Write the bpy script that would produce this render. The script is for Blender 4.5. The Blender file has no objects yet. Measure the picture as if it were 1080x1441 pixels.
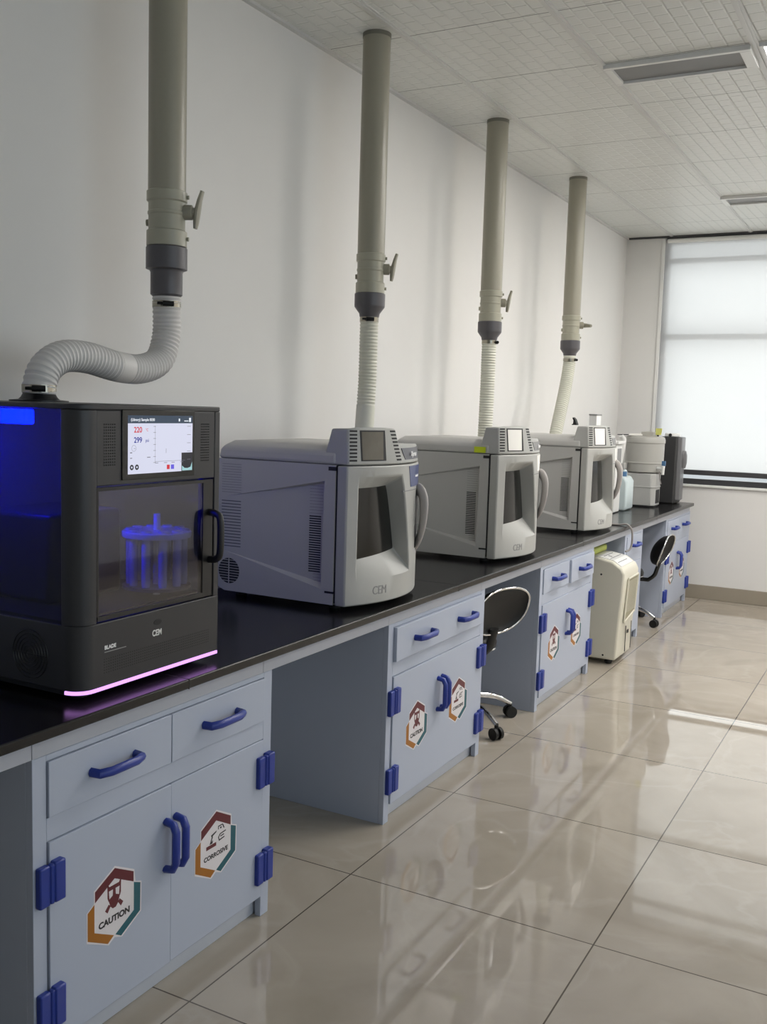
import bpy, bmesh, math, random
from mathutils import Vector, Matrix
random.seed(7)
SC = bpy.context.scene
COL = SC.collection
PI = math.pi

# ------------------------------------------------------------------ materials
def new_mat(name):
    m = bpy.data.materials.new(name); m.use_nodes = True
    nt = m.node_tree
    b = nt.nodes['Principled BSDF']
    return m, nt, b

def lin(c):
    return tuple((v/12.92 if v <= .04045 else ((v+.055)/1.055)**2.4) for v in c)

def mat(name, rgb, rough=.5, metal=0., noise=0., nscale=30., bump=0., coat=0., spec=None, srgb=True):
    """plain procedural surface: base colour with a little noise, optional bump"""
    m, nt, b = new_mat(name)
    c = lin(rgb) if srgb else rgb
    b.inputs['Roughness'].default_value = rough
    b.inputs['Metallic'].default_value = metal
    if spec is not None: b.inputs['Specular IOR Level'].default_value = spec
    if coat: b.inputs['Coat Weight'].default_value = coat; b.inputs['Coat Roughness'].default_value = .08
    tc = nt.nodes.new('ShaderNodeTexCoord')
    nz = nt.nodes.new('ShaderNodeTexNoise'); nz.inputs['Scale'].default_value = nscale; nz.inputs['Detail'].default_value = 3
    nt.links.new(tc.outputs['Object'], nz.inputs['Vector'])
    mx = nt.nodes.new('ShaderNodeMix'); mx.data_type = 'RGBA'
    mx.inputs[6].default_value = (*[v*(1-noise) for v in c], 1); mx.inputs[7].default_value = (*[min(1, v*(1+noise)) for v in c], 1)
    nt.links.new(nz.outputs['Fac'], mx.inputs[0]); nt.links.new(mx.outputs[2], b.inputs['Base Color'])
    if bump:
        bp = nt.nodes.new('ShaderNodeBump'); bp.inputs['Strength'].default_value = bump; bp.inputs['Distance'].default_value = .002
        nt.links.new(nz.outputs['Fac'], bp.inputs['Height']); nt.links.new(bp.outputs['Normal'], b.inputs['Normal'])
    return m

def emit(name, rgb, s):
    m, nt, b = new_mat(name)
    b.inputs['Base Color'].default_value = (0, 0, 0, 1)
    b.inputs['Emission Color'].default_value = (*lin(rgb), 1); b.inputs['Emission Strength'].default_value = s
    return m

def math_node(nt, op, a, b=None):
    n = nt.nodes.new('ShaderNodeMath'); n.operation = op
    for i, v in enumerate((a, b)):
        if v is None: continue
        if isinstance(v, (int, float)): n.inputs[i].default_value = v
        else: nt.links.new(v, n.inputs[i])
    return n.outputs[0]

def tinted(name, tint, gloss=.08, rough=.03):
    m, nt, b = new_mat(name)
    out = nt.nodes['Material Output']
    tr = nt.nodes.new('ShaderNodeBsdfTransparent'); tr.inputs['Color'].default_value = (*tint, 1)
    gl = nt.nodes.new('ShaderNodeBsdfGlossy'); gl.inputs['Roughness'].default_value = rough
    lw = nt.nodes.new('ShaderNodeLayerWeight'); lw.inputs['Blend'].default_value = .5
    mx = nt.nodes.new('ShaderNodeMixShader')
    pw = math_node(nt, 'POWER', lw.outputs['Facing'], 4.); sc = math_node(nt, 'MULTIPLY', pw, .9)
    nt.links.new(math_node(nt, 'ADD', sc, .03+gloss), mx.inputs[0])
    nt.links.new(tr.outputs[0], mx.inputs[1]); nt.links.new(gl.outputs[0], mx.inputs[2])
    nt.links.new(mx.outputs[0], out.inputs['Surface'])
    return m

def grid_line(nt, coord, off, pitch, half):
    """1 where coord lies on a joint of the given pitch"""
    a = math_node(nt, 'SUBTRACT', coord, off - pitch*200.5)
    a = math_node(nt, 'DIVIDE', a, pitch)
    a = math_node(nt, 'FRACT', a)
    a = math_node(nt, 'SUBTRACT', a, .5)
    a = math_node(nt, 'ABSOLUTE', a)
    return math_node(nt, 'LESS_THAN', a, half/pitch)

def floor_material():
    m, nt, b = new_mat('polished_marble_tile')
    tc = nt.nodes.new('ShaderNodeTexCoord'); sp = nt.nodes.new('ShaderNodeSeparateXYZ')
    nt.links.new(tc.outputs['Object'], sp.inputs[0])
    gx = grid_line(nt, sp.outputs[0], .774, .8, .0022); gy = grid_line(nt, sp.outputs[1], 2.636, .8, .0022)
    g = math_node(nt, 'MAXIMUM', gx, gy)
    # each tile has its own veining: shift the pattern by tile number
    ix = math_node(nt, 'FLOOR', math_node(nt, 'DIVIDE', math_node(nt, 'SUBTRACT', sp.outputs[0], .774), .8))
    iy = math_node(nt, 'FLOOR', math_node(nt, 'DIVIDE', math_node(nt, 'SUBTRACT', sp.outputs[1], 2.636), .8))
    cb = nt.nodes.new('ShaderNodeCombineXYZ'); nt.links.new(math_node(nt, 'MULTIPLY', ix, 3.7), cb.inputs[0]); nt.links.new(math_node(nt, 'MULTIPLY', iy, 5.3), cb.inputs[1])
    va = nt.nodes.new('ShaderNodeVectorMath'); va.operation = 'ADD'
    nt.links.new(tc.outputs['Object'], va.inputs[0]); nt.links.new(cb.outputs[0], va.inputs[1])
    n1 = nt.nodes.new('ShaderNodeTexNoise'); n1.inputs['Scale'].default_value = 2.2; n1.inputs['Detail'].default_value = 6; n1.inputs['Distortion'].default_value = 1.4
    nt.links.new(va.outputs[0], n1.inputs['Vector'])
    n2 = nt.nodes.new('ShaderNodeTexNoise'); n2.inputs['Scale'].default_value = 1.6; n2.inputs['Detail'].default_value = 8; n2.inputs['Distortion'].default_value = 1.1
    nt.links.new(va.outputs[0], n2.inputs['Vector'])
    vein = math_node(nt, 'ABSOLUTE', math_node(nt, 'SUBTRACT', n2.outputs['Fac'], .5))
    vr = nt.nodes.new('ShaderNodeMapRange'); vr.inputs[1].default_value = 0; vr.inputs[2].default_value = .03; vr.inputs[3].default_value = .28; vr.inputs[4].default_value = 0
    nt.links.new(vein, vr.inputs[0])
    cr = nt.nodes.new('ShaderNodeValToRGB')
    cr.color_ramp.elements[0].position = .3; cr.color_ramp.elements[0].color = (*lin((.635, .60, .55)), 1)
    cr.color_ramp.elements[1].position = .72; cr.color_ramp.elements[1].color = (*lin((.69, .655, .605)), 1)
    nt.links.new(n1.outputs['Fac'], cr.inputs[0])
    mv = nt.nodes.new('ShaderNodeMix'); mv.data_type = 'RGBA'; mv.inputs[7].default_value = (*lin((.73, .70, .655)), 1)
    nt.links.new(vr.outputs[0], mv.inputs[0]); nt.links.new(cr.outputs[0], mv.inputs[6])
    mg = nt.nodes.new('ShaderNodeMix'); mg.data_type = 'RGBA'; mg.inputs[7].default_value = (*lin((.33, .30, .27)), 1)
    nt.links.new(g, mg.inputs[0]); nt.links.new(mv.outputs[2], mg.inputs[6])
    nt.links.new(mg.outputs[2], b.inputs['Base Color'])
    b.inputs['Roughness'].default_value = .02
    b.inputs['IOR'].default_value = 1.55
    b.inputs['Specular IOR Level'].default_value = .62
    n3 = nt.nodes.new('ShaderNodeTexNoise'); n3.inputs['Scale'].default_value = 4; n3.inputs['Detail'].default_value = 1
    nt.links.new(tc.outputs['Object'], n3.inputs['Vector'])
    bp = nt.nodes.new('ShaderNodeBump'); bp.inputs['Strength'].default_value = .035; bp.inputs['Distance'].default_value = .004
    nt.links.new(n3.outputs['Fac'], bp.inputs['Height']); nt.links.new(bp.outputs['Normal'], b.inputs['Normal'])
    return m

def ceiling_material():
    m, nt, b = new_mat('embossed_ceiling_tile')
    tc = nt.nodes.new('ShaderNodeTexCoord'); sp = nt.nodes.new('ShaderNodeSeparateXYZ')
    nt.links.new(tc.outputs['Object'], sp.inputs[0])
    gy = grid_line(nt, sp.outputs[1], 4.20, .6, .0025)
    mg = nt.nodes.new('ShaderNodeMix'); mg.data_type = 'RGBA'
    mg.inputs[6].default_value = (*lin((.84, .845, .83)), 1); mg.inputs[7].default_value = (*lin((.42, .42, .41)), 1)
    nt.links.new(gy, mg.inputs[0]); nt.links.new(mg.outputs[2], b.inputs['Base Color'])
    b.inputs['Roughness'].default_value = .38
    br = nt.nodes.new('ShaderNodeTexBrick'); br.inputs['Scale'].default_value = 1
    br.inputs['Brick Width'].default_value = .085; br.inputs['Row Height'].default_value = .062
    br.inputs['Mortar Size'].default_value = .007; br.inputs['Mortar Smooth'].default_value = 1.; br.offset = .5
    br.inputs['Color1'].default_value = (1, 1, 1, 1); br.inputs['Color2'].default_value = (.72, .72, .72, 1); br.inputs['Mortar'].default_value = (0, 0, 0, 1)
    mp = nt.nodes.new('ShaderNodeMapping'); mp.inputs['Rotation'].default_value = (0, 0, PI/2+.03)
    nt.links.new(tc.outputs['Object'], mp.inputs[0]); nt.links.new(mp.outputs[0], br.inputs['Vector'])
    bp = nt.nodes.new('ShaderNodeBump'); bp.inputs['Strength'].default_value = .55; bp.inputs['Distance'].default_value = .007
    nt.links.new(br.outputs['Color'], bp.inputs['Height']); nt.links.new(bp.outputs['Normal'], b.inputs['Normal'])
    return m

def blind_material():
    m, nt, b = new_mat('backlit_blind_fabric')
    out = nt.nodes['Material Output']
    tr = nt.nodes.new('ShaderNodeBsdfTransparent'); tr.inputs['Color'].default_value = (.97, .96, .95, 1)
    tl = nt.nodes.new('ShaderNodeBsdfTranslucent'); tl.inputs['Color'].default_value = (.9, .9, .9, 1)
    df = nt.nodes.new('ShaderNodeBsdfDiffuse'); df.inputs['Color'].default_value = (.8, .8, .8, 1)
    tc = nt.nodes.new('ShaderNodeTexCoord'); nz = nt.nodes.new('ShaderNodeTexNoise'); nz.inputs['Scale'].default_value = 1.2
    nt.links.new(tc.outputs['Object'], nz.inputs['Vector'])
    f = nt.nodes.new('ShaderNodeMapRange'); f.inputs[3].default_value = .42; f.inputs[4].default_value = .5
    nt.links.new(nz.outputs['Fac'], f.inputs[0])
    m1 = nt.nodes.new('ShaderNodeMixShader'); m1.inputs[0].default_value = .35
    nt.links.new(tl.outputs[0], m1.inputs[1]); nt.links.new(df.outputs[0], m1.inputs[2])
    m2 = nt.nodes.new('ShaderNodeMixShader')
    nt.links.new(f.outputs[0], m2.inputs[0]); nt.links.new(tr.outputs[0], m2.inputs[1]); nt.links.new(m1.outputs[0], m2.inputs[2])
    nt.links.new(m2.outputs[0], out.inputs['Surface'])
    return m

M = dict(
    floor=floor_material(), ceiling=ceiling_material(), blind=blind_material(),
    wall=mat('white_wall_paint', (.88, .875, .865), .75, noise=.012, nscale=9, bump=.05),
    bar=mat('ceiling_bar', (.80, .80, .79), .35), baseboard=mat('taupe_baseboard_tile', (.60, .565, .51), .25, noise=.05, nscale=6),
    top=mat('black_phenolic_worktop', (.085, .08, .085), .22, noise=.1, nscale=60, spec=.4),
    edge=mat('worktop_seam', (.02, .02, .02), .6),
    cab=mat('bluish_white_polypropylene', (.69, .72, .785), .42, noise=.01, nscale=4),
    apron=mat('pale_grey_polypropylene', (.70, .71, .745), .45),
    plinth=mat('grey_plinth', (.74, .76, .80), .45),
    blue=mat('royal_blue_plastic', (.13, .215, .56), .35, noise=.05, nscale=20),
    pvc=mat('beige_grey_pvc', (.60, .585, .525), .34, noise=.03, nscale=10),
    pvc2=mat('pale_beige_pvc', (.645, .635, .57), .32, noise=.02, nscale=10),
    collar=mat('brown_grey_pvc', (.46, .45, .41), .4), darkpvc=mat('slate_grey_pvc', (.33, .32, .335), .38, noise=.04),
    hose=mat('pale_ribbed_hose', (.80, .80, .75), .5),
    hosegrey=mat('grey_ribbed_hose', (.82, .81, .80), .5),
    steel=mat('stainless_clamp', (.62, .60, .55), .25, metal=1.),
    darkmetal=mat('dark_screw', (.12, .12, .12), .4, metal=.6),
    chrome=mat('chrome', (.88, .88, .88), .08, metal=1.),
    mw=mat('warm_grey_moulded_plastic', (.71, .705, .695), .42, noise=.012, nscale=150, bump=.03),
    mwface=mat('pale_grey_moulded_plastic', (.675, .675, .66), .40, noise=.012, nscale=150, bump=.03),
    slot=mat('dark_slot', (.09, .09, .10), .6), faint=mat('faint_slot', (.54, .54, .54), .6),
    glassdark=mat('dark_oven_glass', (.085, .085, .08), .16, spec=.35),
    hoodglass=mat('display_glass_painted_reflection', (.42, .40, .36), .12, noise=.25, nscale=14),  # brownish mottling paints a reflection into the display colour
    paper=mat('white_paper', (.93, .92, .90), .7), lcd=mat('dim_blue_label', (.28, .32, .50), .3),
    signgrey=mat('grey_sign', (.36, .36, .39), .4), white=mat('white_print', (.95, .95, .95), .5),
    handle=mat('taupe_grey_handle', (.69, .67, .66), .34),
    yellow=mat('fluorescent_yellow_sticker', (.80, .86, .10), .6),
    blk=mat('charcoal_powder_coat', (.185, .185, .197), .42, noise=.04, nscale=200, bump=.02),
    blkdark=mat('black_panel', (.07, .07, .078), .4), chamber=mat('chamber_grey', (.62, .62, .66), .5),
    bezel=mat('black_bezel', (.04, .042, .045), .15), pane=tinted('tinted_door_pane', (.66, .66, .72), .03),
    sidepane=tinted('smoked_side_pane', (.34, .34, .42), .0),
    uv=emit('blue_lamp', (.0, .03, 1.), 170), strip=emit('violet_light_strip', (.86, .62, 1.), 1.6),
    dispwhite=emit('display_background', (.86, .87, .95), .95), dispnavy=emit('display_header', (.17, .24, .32), 1.),
    dispred=emit('display_red', (.80, .10, .18), 1.), dispblue=emit('display_blue', (.08, .14, .58), 1.),
    dispdark=emit('display_dark', (.10, .10, .14), 1.), dispgrey=emit('display_grey', (.5, .5, .56), 1.), disptxt=emit('display_text', (.95, .97, 1.), 1.),
    dispcyan=emit('display_video_glow', (.62, .80, .82), 1.), dispviolet=emit('display_violet', (.38, .34, .86), 1.),
    acrylic=mat('clear_blue_acrylic', (.55, .60, .80), .1), module=mat('module_dark', (.26, .26, .30), .3),
    maroon=mat('maroon_ink', (.37, .08, .13), .4), teal=mat('teal_ink', (.03, .34, .39), .4), orange=mat('amber_ink', (.63, .39, .05), .4),
    ink=mat('dark_ink', (.14, .12, .14), .5), stickerwhite=mat('white_vinyl', (.885, .865, .875), .35),
    ivory=mat('ivory_plastic', (.83, .815, .755), .36, noise=.015, nscale=6), ivorydark=mat('ivory_painted_shade', (.62, .60, .50), .5),  # ivorydark carries the shade of a recess in its colour
    lime=mat('lime_plastic', (.74, .78, .38), .45), black=mat('black_leatherette', (.055, .053, .058), .42, noise=.15, nscale=120, bump=.1),
    darkgrey=mat('dark_grey_shell', (.085, .085, .088), .5), rubber=mat('black_rubber', (.05, .05, .05), .6),
    tank=mat('warm_light_grey_plastic', (.66, .655, .635), .36), tankbase=mat('light_grey_plastic', (.69, .69, .68), .38),
    bottle=mat('milky_bottle', (.80, .85, .86), .35), cap=mat('cap_blue', (.28, .43, .58), .4),
    tower=mat('anthracite_cabinet', (.20, .20, .205), .42), towerside=mat('grey_tower_front', (.40, .40, .41), .35),
    dish=mat('white_plastic', (.88, .88, .87), .35), boxgrey=mat('grey_carton', (.66, .65, .62), .6),
    note=mat('yellow_note', (.77, .77, .42), .7), cord=mat('grey_cord', (.55, .53, .52), .5), alu=mat('dark_aluminium_frame', (.26, .26, .27), .4),
    whiteframe=mat('white_frame', (.90, .90, .89), .4), ventgrey=mat('vent_grey', (.50, .50, .50), .5), ventframe=mat('vent_frame', (.86, .86, .85), .35),
    lamp=emit('lamp_diffuser', (1., .985, .965), 27.0),
)
GLASS = tinted('window_glass', (.92, .95, .96), .0)

# ------------------------------------------------------------------ mesh helpers
def B(): return bmesh.new()

def box(bm, x0, x1, y0, y1, z0, z1):
    v = [bm.verts.new(p) for p in ((x0,y0,z0),(x1,y0,z0),(x1,y1,z0),(x0,y1,z0),(x0,y0,z1),(x1,y0,z1),(x1,y1,z1),(x0,y1,z1))]
    for f in ((3,2,1,0),(4,5,6,7),(0,1,5,4),(1,2,6,5),(2,3,7,6),(3,0,4,7)): bm.faces.new([v[i] for i in f])
    return bm

def hexa(bm, lo, hi):
    """solid between two matching loops of points"""
    n = len(lo)
    a = [bm.verts.new(p) for p in lo]; c = [bm.verts.new(p) for p in hi]
    bm.faces.new(a[::-1]); bm.faces.new(c)
    for i in range(n): bm.faces.new((a[i], a[(i+1) % n], c[(i+1) % n], c[i]))
    return bm

def prism(bm, poly, axis, d0, d1):
    """poly = 2D points in the plane normal to axis: x->(y,z), y->(x,z), z->(x,y)"""
    def P(u, v, d): return {'x': (d,u,v), 'y': (u,d,v), 'z': (u,v,d)}[axis]
    hexa(bm, [P(u, v, d0) for u, v in poly], [P(u, v, d1) for u, v in poly]); return bm

def tube(bm, pts, r, seg=14, caps=True, flat=1., flatdir=None):
    pts = [Vector(p) for p in pts]; n = len(pts)
    rs = r if isinstance(r, (list, tuple)) else [r]*n
    t0 = (pts[1]-pts[0]).normalized()
    ref = Vector(flatdir) if flatdir else (Vector((0,0,1)) if abs(t0.z) < .9 else Vector((1,0,0)))
    u = (ref - t0*ref.dot(t0)).normalized(); rings = []
    for i, p in enumerate(pts):
        t = (pts[min(i+1, n-1)]-pts[max(i-1, 0)]).normalized()
        u = (u - t*u.dot(t)).normalized(); w = t.cross(u)
        rings.append([bm.verts.new(p + u*(rs[i]*flat*math.cos(2*PI*k/seg)) + w*(rs[i]*math.sin(2*PI*k/seg))) for k in range(seg)])
    for a, c in zip(rings, rings[1:]):
        for k in range(seg): bm.faces.new((a[k], a[(k+1) % seg], c[(k+1) % seg], c[k]))
    if caps: bm.faces.new(rings[0][::-1]); bm.faces.new(rings[-1])
    return bm

def lathe(bm, prof, c=(0,0,0), seg=32, axis='z', sx=1., sy=1.):
    """prof = (radius, height) pairs, revolved about an axis through c"""
    c = Vector(c); rings = []
    for r, h in prof:
        ring = []
        for k in range(seg):
            a = 2*PI*k/seg; p = (r*math.cos(a)*sx, r*math.sin(a)*sy, h)
            p = {'z': p, 'x': (p[2], p[0], p[1]), 'y': (p[0], p[2], p[1])}[axis]
            ring.append(bm.verts.new(c + Vector(p)))
        rings.append(ring)
    for a, d in zip(rings, rings[1:]):
        for k in range(seg): bm.faces.new((a[k], a[(k+1) % seg], d[(k+1) % seg], d[k]))
    bm.faces.new(rings[0][::-1]); bm.faces.new(rings[-1])
    return bm

def ribbed(pts, r, pitch=.012, depth=.0035):
    """resample a path and give it rib radii"""
    P = catmull(pts, 40); L = [0]
    for a, b in zip(P, P[1:]): L.append(L[-1] + (b-a).length)
    n = int(L[-1]/(pitch/4)); out = []; rs = []; j = 0
    for i in range(n+1):
        s = L[-1]*i/n
        while j < len(L)-2 and L[j+1] < s: j += 1
        t = (s-L[j])/max(1e-9, L[j+1]-L[j]); out.append(P[j].lerp(P[j+1], t))
        rs.append(r - depth*(.5-.5*math.cos(2*PI*s/pitch)))
    return out, rs

def catmull(pts, k=10):
    p = [Vector(q) for q in pts]; p = [p[0]*2-p[1]] + p + [p[-1]*2-p[-2]]; out = []
    for i in range(1, len(p)-2):
        for j in range(k):
            t = j/k; a, b, c, d = p[i-1], p[i], p[i+1], p[i+2]
            out.append(.5*((2*b)+(c-a)*t+(2*a-5*b+4*c-d)*t*t+(3*b-a-3*c+d)*t**3))
    out.append(p[-2]); return out

def root_loc(p):
    v = Vector((0,0,0))
    while p is not None: v += p.location; p = p.parent
    return v

def obj(name, bm, m, parent=None, bevel=0, smooth=None, seg=2, label=None):
    bmesh.ops.recalc_face_normals(bm, faces=bm.faces)
    if parent is not None: bmesh.ops.translate(bm, verts=bm.verts, vec=-root_loc(parent))
    me = bpy.data.meshes.new(name); bm.to_mesh(me); bm.free()
    mats = m if isinstance(m, (list, tuple)) else [m]
    for x in mats: me.materials.append(x)
    o = bpy.data.objects.new(name, me); COL.objects.link(o)
    if parent is not None: o.parent = parent
    if smooth is None: smooth = 35 if bevel else 0
    if smooth:
        me.polygons.foreach_set('use_smooth', [True]*len(me.polygons)); me.set_sharp_from_angle(angle=math.radians(smooth))
    if bevel:
        md = o.modifiers.new('edge', 'BEVEL'); md.width = bevel; md.segments = seg; md.limit_method = 'ANGLE'; md.angle_limit = math.radians(40)
    if label: o['label'] = label
    return o

def thing(name, label, cat, loc=(0,0,0), group=None, rotz=0):
    o = bpy.data.objects.new(name, None); COL.objects.link(o); o.location = loc; o.rotation_euler = (0,0,rotz); o.empty_display_size = .1
    tag(o, label, cat, group); return o

def tag(o, label, cat, group=None):
    o['label'] = label; o['category'] = cat
    if group: o['group'] = group
    return o

def origin(o, loc):
    """move a top-level mesh's origin to its base"""
    v = Vector(loc); o.data.transform(Matrix.Translation(-v)); o.location = v; return o

def struct(name, bm, m, **k):
    o = obj(name, bm, m, **k)
    if o.parent is None: o['kind'] = 'structure'
    return o

def copy_tree(o, parent=None):
    c = o.copy(); COL.objects.link(c)
    if parent is not None: c.parent = parent; c.matrix_parent_inverse = o.matrix_parent_inverse.copy()
    for ch in list(o.children): copy_tree(ch, c)
    return c

def text(name, s, size, y, z, x, m, parent, depth=.0004, align='LEFT', sx=1., label=None, off=0.):
    """lettering on a face looking towards +x: reads along +y, up +z"""
    cu = bpy.data.curves.new(name, 'FONT'); cu.body = s; cu.size = size; cu.extrude = depth; cu.align_x = align; cu.offset = off
    t = bpy.data.objects.new(name, cu); COL.objects.link(t)
    dg = bpy.context.evaluated_depsgraph_get()
    me = bpy.data.meshes.new_from_object(t.evaluated_get(dg)); bpy.data.objects.remove(t)
    Mx = Matrix(((0,0,1,x),(sx,0,0,y),(0,1,0,z),(0,0,0,1)))
    me.transform(Mx); me.transform(Matrix.Translation(-root_loc(parent)))
    me.materials.clear(); me.materials.append(m); me.name = name
    o = bpy.data.objects.new(name, me); COL.objects.link(o); o.parent = parent
    if label: o['label'] = label
    return o

def kids(o, name):
    return [c for c in o.children if c.name.split('.')[0] == name]

# ------------------------------------------------------------------ room shell
CZ = 2.959; FY = 8.35; RX = 5.0; BY = -2.2
struct('floor', box(B(), -.15, RX+.15, BY-.15, FY+.2, -.12, 0), M['floor'])
struct('ceiling', box(B(), -.15, RX+.15, BY-.15, FY+.2, CZ, CZ+.12), M['ceiling'])
struct('wall_left', box(B(), -.15, 0, BY-.15, FY+.2, 0, CZ), M['wall'])
struct('wall_back', box(B(), 0, RX, BY-.15, BY, 0, CZ), M['wall'])
# far wall with a wide window opening
WX0, WX1, WZ0 = .32, 4.55, .925
bm = B(); box(bm, 0, WX0, FY, FY+.2, 0, CZ); box(bm, WX0, WX1, FY, FY+.2, 0, WZ0); box(bm, WX1, RX, FY, FY+.2, 0, CZ)
struct('wall_far', bm, M['wall'])
# right wall with an unseen window, added to light the room from the right
bm = B(); VY0, VY1, VZ0, VZ1 = -.9, 3.1, .95, 2.7
box(bm, RX, RX+.15, BY, VY0, 0, CZ); box(bm, RX, RX+.15, VY1, FY, 0, CZ); box(bm, RX, RX+.15, VY0, VY1, 0, VZ0); box(bm, RX, RX+.15, VY0, VY1, VZ1, CZ)
struct('wall_right', bm, M['wall'])
struct('baseboard_far', box(B(), .0, RX, FY-.012, FY, 0, .115), M['baseboard'], bevel=.003)
struct('baseboard_left', box(B(), 0, .012, BY, FY-.012, 0, .115), M['baseboard'], bevel=.003)
struct('baseboard_right', box(B(), RX-.012, RX, BY, FY-.012, 0, .115), M['baseboard'], bevel=.003)
# ceiling grid bars
xs = [.37 + .61*k for k in range(8)]
for i, x in enumerate(xs):
    bm = B(); box(bm, x-.016, x+.016, BY, FY, CZ-.005, CZ); box(bm, x-.006, x+.006, BY, FY, CZ-.008, CZ-.005)
    struct('trim_%d' % (i+1), bm, M['bar'])
bm = B(); box(bm, 0, .02, BY, FY, CZ-.012, CZ); struct('trim_9', bm, M['bar'])
bm = B(); box(bm, .02, RX, FY-.02, FY, CZ-.014, CZ); struct('trim_10', bm, M['alu'])

# window: dark aluminium frame, glass, sill, white guide
bm = B()
box(bm, WX0, WX1, FY+.05, FY+.11, WZ0+.016, WZ0+.062); box(bm, WX0, WX1, FY+.05, FY+.11, CZ-.06, CZ)
box(bm, WX0, WX0+.03, FY+.05, FY+.11, WZ0+.062, CZ-.06); box(bm, WX1-.05, WX1, FY+.05, FY+.11, WZ0+.062, CZ-.06)
box(bm, WX0+.03, WX1-.05, FY+.05, FY+.11, 2.125, 2.17); box(bm, WX0+.03, WX1-.05, FY+.05, FY+.11, 2.745, 2.785)
for x in (1.73, 3.14): box(bm, x, x+.05, FY+.05, FY+.11, WZ0+.062, CZ-.06)
w1 = struct('window_1', bm, M['alu'])
obj('window_pane', box(B(), WX0+.02, WX1-.02, FY+.075, FY+.081, WZ0+.06, CZ-.05), GLASS, w1)
obj('window_sill', box(B(), WX0-.01, WX1, FY-.022, FY+.05, WZ0, WZ0+.016), M['whiteframe'], w1, bevel=.002)
obj('window_jamb', box(B(), WX0-.026, WX0, FY-.012, FY+.06, WZ0, CZ-.02), M['whiteframe'], w1, bevel=.002)
bm = B(); box(bm, RX+.05, RX+.1, VY0, VY1, VZ0, VZ0+.06); box(bm, RX+.05, RX+.1, VY0, VY1, VZ1-.06, VZ1)
for y in (VY0, (VY0+VY1)/2-.025, VY1-.05): box(bm, RX+.05, RX+.1, y, y+.05, VZ0+.06, VZ1-.06)
w2 = struct('added_window', bm, M['alu'])
obj('window_pane', box(B(), RX+.072, RX+.078, VY0+.02, VY1-.02, VZ0+.05, VZ1-.05), GLASS, w2)

# roller blind, lit from outside
rb = thing('roller_blind', 'wide white translucent roller blind glowing over the far window', 'blind', (2.4, FY-.01, 1.06))
obj('blind_fabric', box(B(), WX0+.001, WX1, FY-.004, FY-.001, 1.063, CZ-.03), M['blind'], rb)
obj('hem_bar', box(B(), WX0+.012, WX1, FY-.010, FY+.006, 1.022, 1.063), M['alu'], rb, bevel=.003)
obj('roller_tube', tube(B(), [(WX0+.02, FY-.005, CZ-.04), (WX1, FY-.005, CZ-.04)], .018), M['whiteframe'], rb, smooth=40)

# ceiling fittings
def air_vent(y0, label, x0=.985, x1=1.575, d=.235):
    t = thing('air_vent', label, 'air vent', ((x0+x1)/2, y0+d/2, CZ-.02), 'ceiling air vents')
    bm = B(); z0 = CZ-.02
    box(bm, x0, x1, y0, y0+.022, z0, CZ); box(bm, x0, x1, y0+d-.018, y0+d, z0, CZ)
    box(bm, x0, x0+.03, y0+.022, y0+d-.018, z0, CZ); box(bm, x1-.045, x1, y0+.022, y0+d-.018, z0, CZ)
    obj('frame', bm, M['ventframe'], t, bevel=.002)
    obj('damper_panel', box(B(), x0+.03, x1-.045, y0+.022, y0+d-.018, CZ-.008, CZ-.001), M['ventgrey'], t)
air_vent(4.215, 'long slotted air vent in the nearer part of the ceiling, beside the white lamp')
air_vent(6.97, 'partly cropped slotted air vent in the ceiling near the far window')
def lamp(x0, y0, label):
    t = thing('ceiling_lamp', label, 'ceiling lamp', (x0+.29, y0+.29, CZ-.015), 'square ceiling lamps')
    bm = B(); z0 = CZ-.014
    box(bm, x0, x0+.58, y0, y0+.016, z0, CZ); box(bm, x0, x0+.58, y0+.564, y0+.58, z0, CZ); box(bm, x0, x0+.016, y0+.016, y0+.564, z0, CZ); box(bm, x0+.564, x0+.58, y0+.016, y0+.564, z0, CZ)
    obj('frame', bm, M['ventframe'], t)
    obj('diffuser', box(B(), x0+.016, x0+.564, y0+.016, y0+.564, CZ-.009, CZ-.001), M['lamp'], t)
lamp(1.606, 5.415, 'added square ceiling lamp out of view over the aisle, second nearest of the row')  # unseen lamps added to brighten the room; only the last listed is visible
lamp(1.606, 6.615, 'added square ceiling lamp out of view over the aisle, nearest the far window')
lamp(3.436, 4.215, 'added square ceiling lamp out of view on the right of the room, nearest the camera')
lamp(3.436, 5.415, 'added square ceiling lamp out of view on the right of the room, in the middle')
lamp(3.436, 6.615, 'added square ceiling lamp out of view on the right of the room, nearest the far window')
lamp(1.606, 4.215, 'square white ceiling lamp cut by the right photo edge, beside the nearer air vent')

# ------------------------------------------------------------------ worktop
XF = .682; TZ = .805; TB = .780; Y0, Y1 = -1.2, 8.17
wt = thing('worktop', 'long black worktop with a pale grey front rail running along the left wall', 'worktop', (.36, 3.5, TB))
obj('slab', box(B(), .004, .712, Y0, Y1, TB, TZ), M['top'], wt, bevel=.004)
bm = B(); edges = [Y0, -.17, .63, 1.425, 2.262, 3.02, 3.855, 4.61, 5.50, 6.19, 6.64, 7.34, 8.16]
for a, b in zip(edges, edges[1:]): box(bm, XF-.02, XF, a+.0008, b-.0008, .735, TB-.0005)
obj('front_rail', bm, M['apron'], wt, bevel=.0008)
for y in (1.9, 3.55, 5.2, 6.9): obj('slab_joint', box(B(), .004, .7125, y-.0012, y+.0012, TB-.0003, TZ+.0003), M['edge'], wt)

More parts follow.
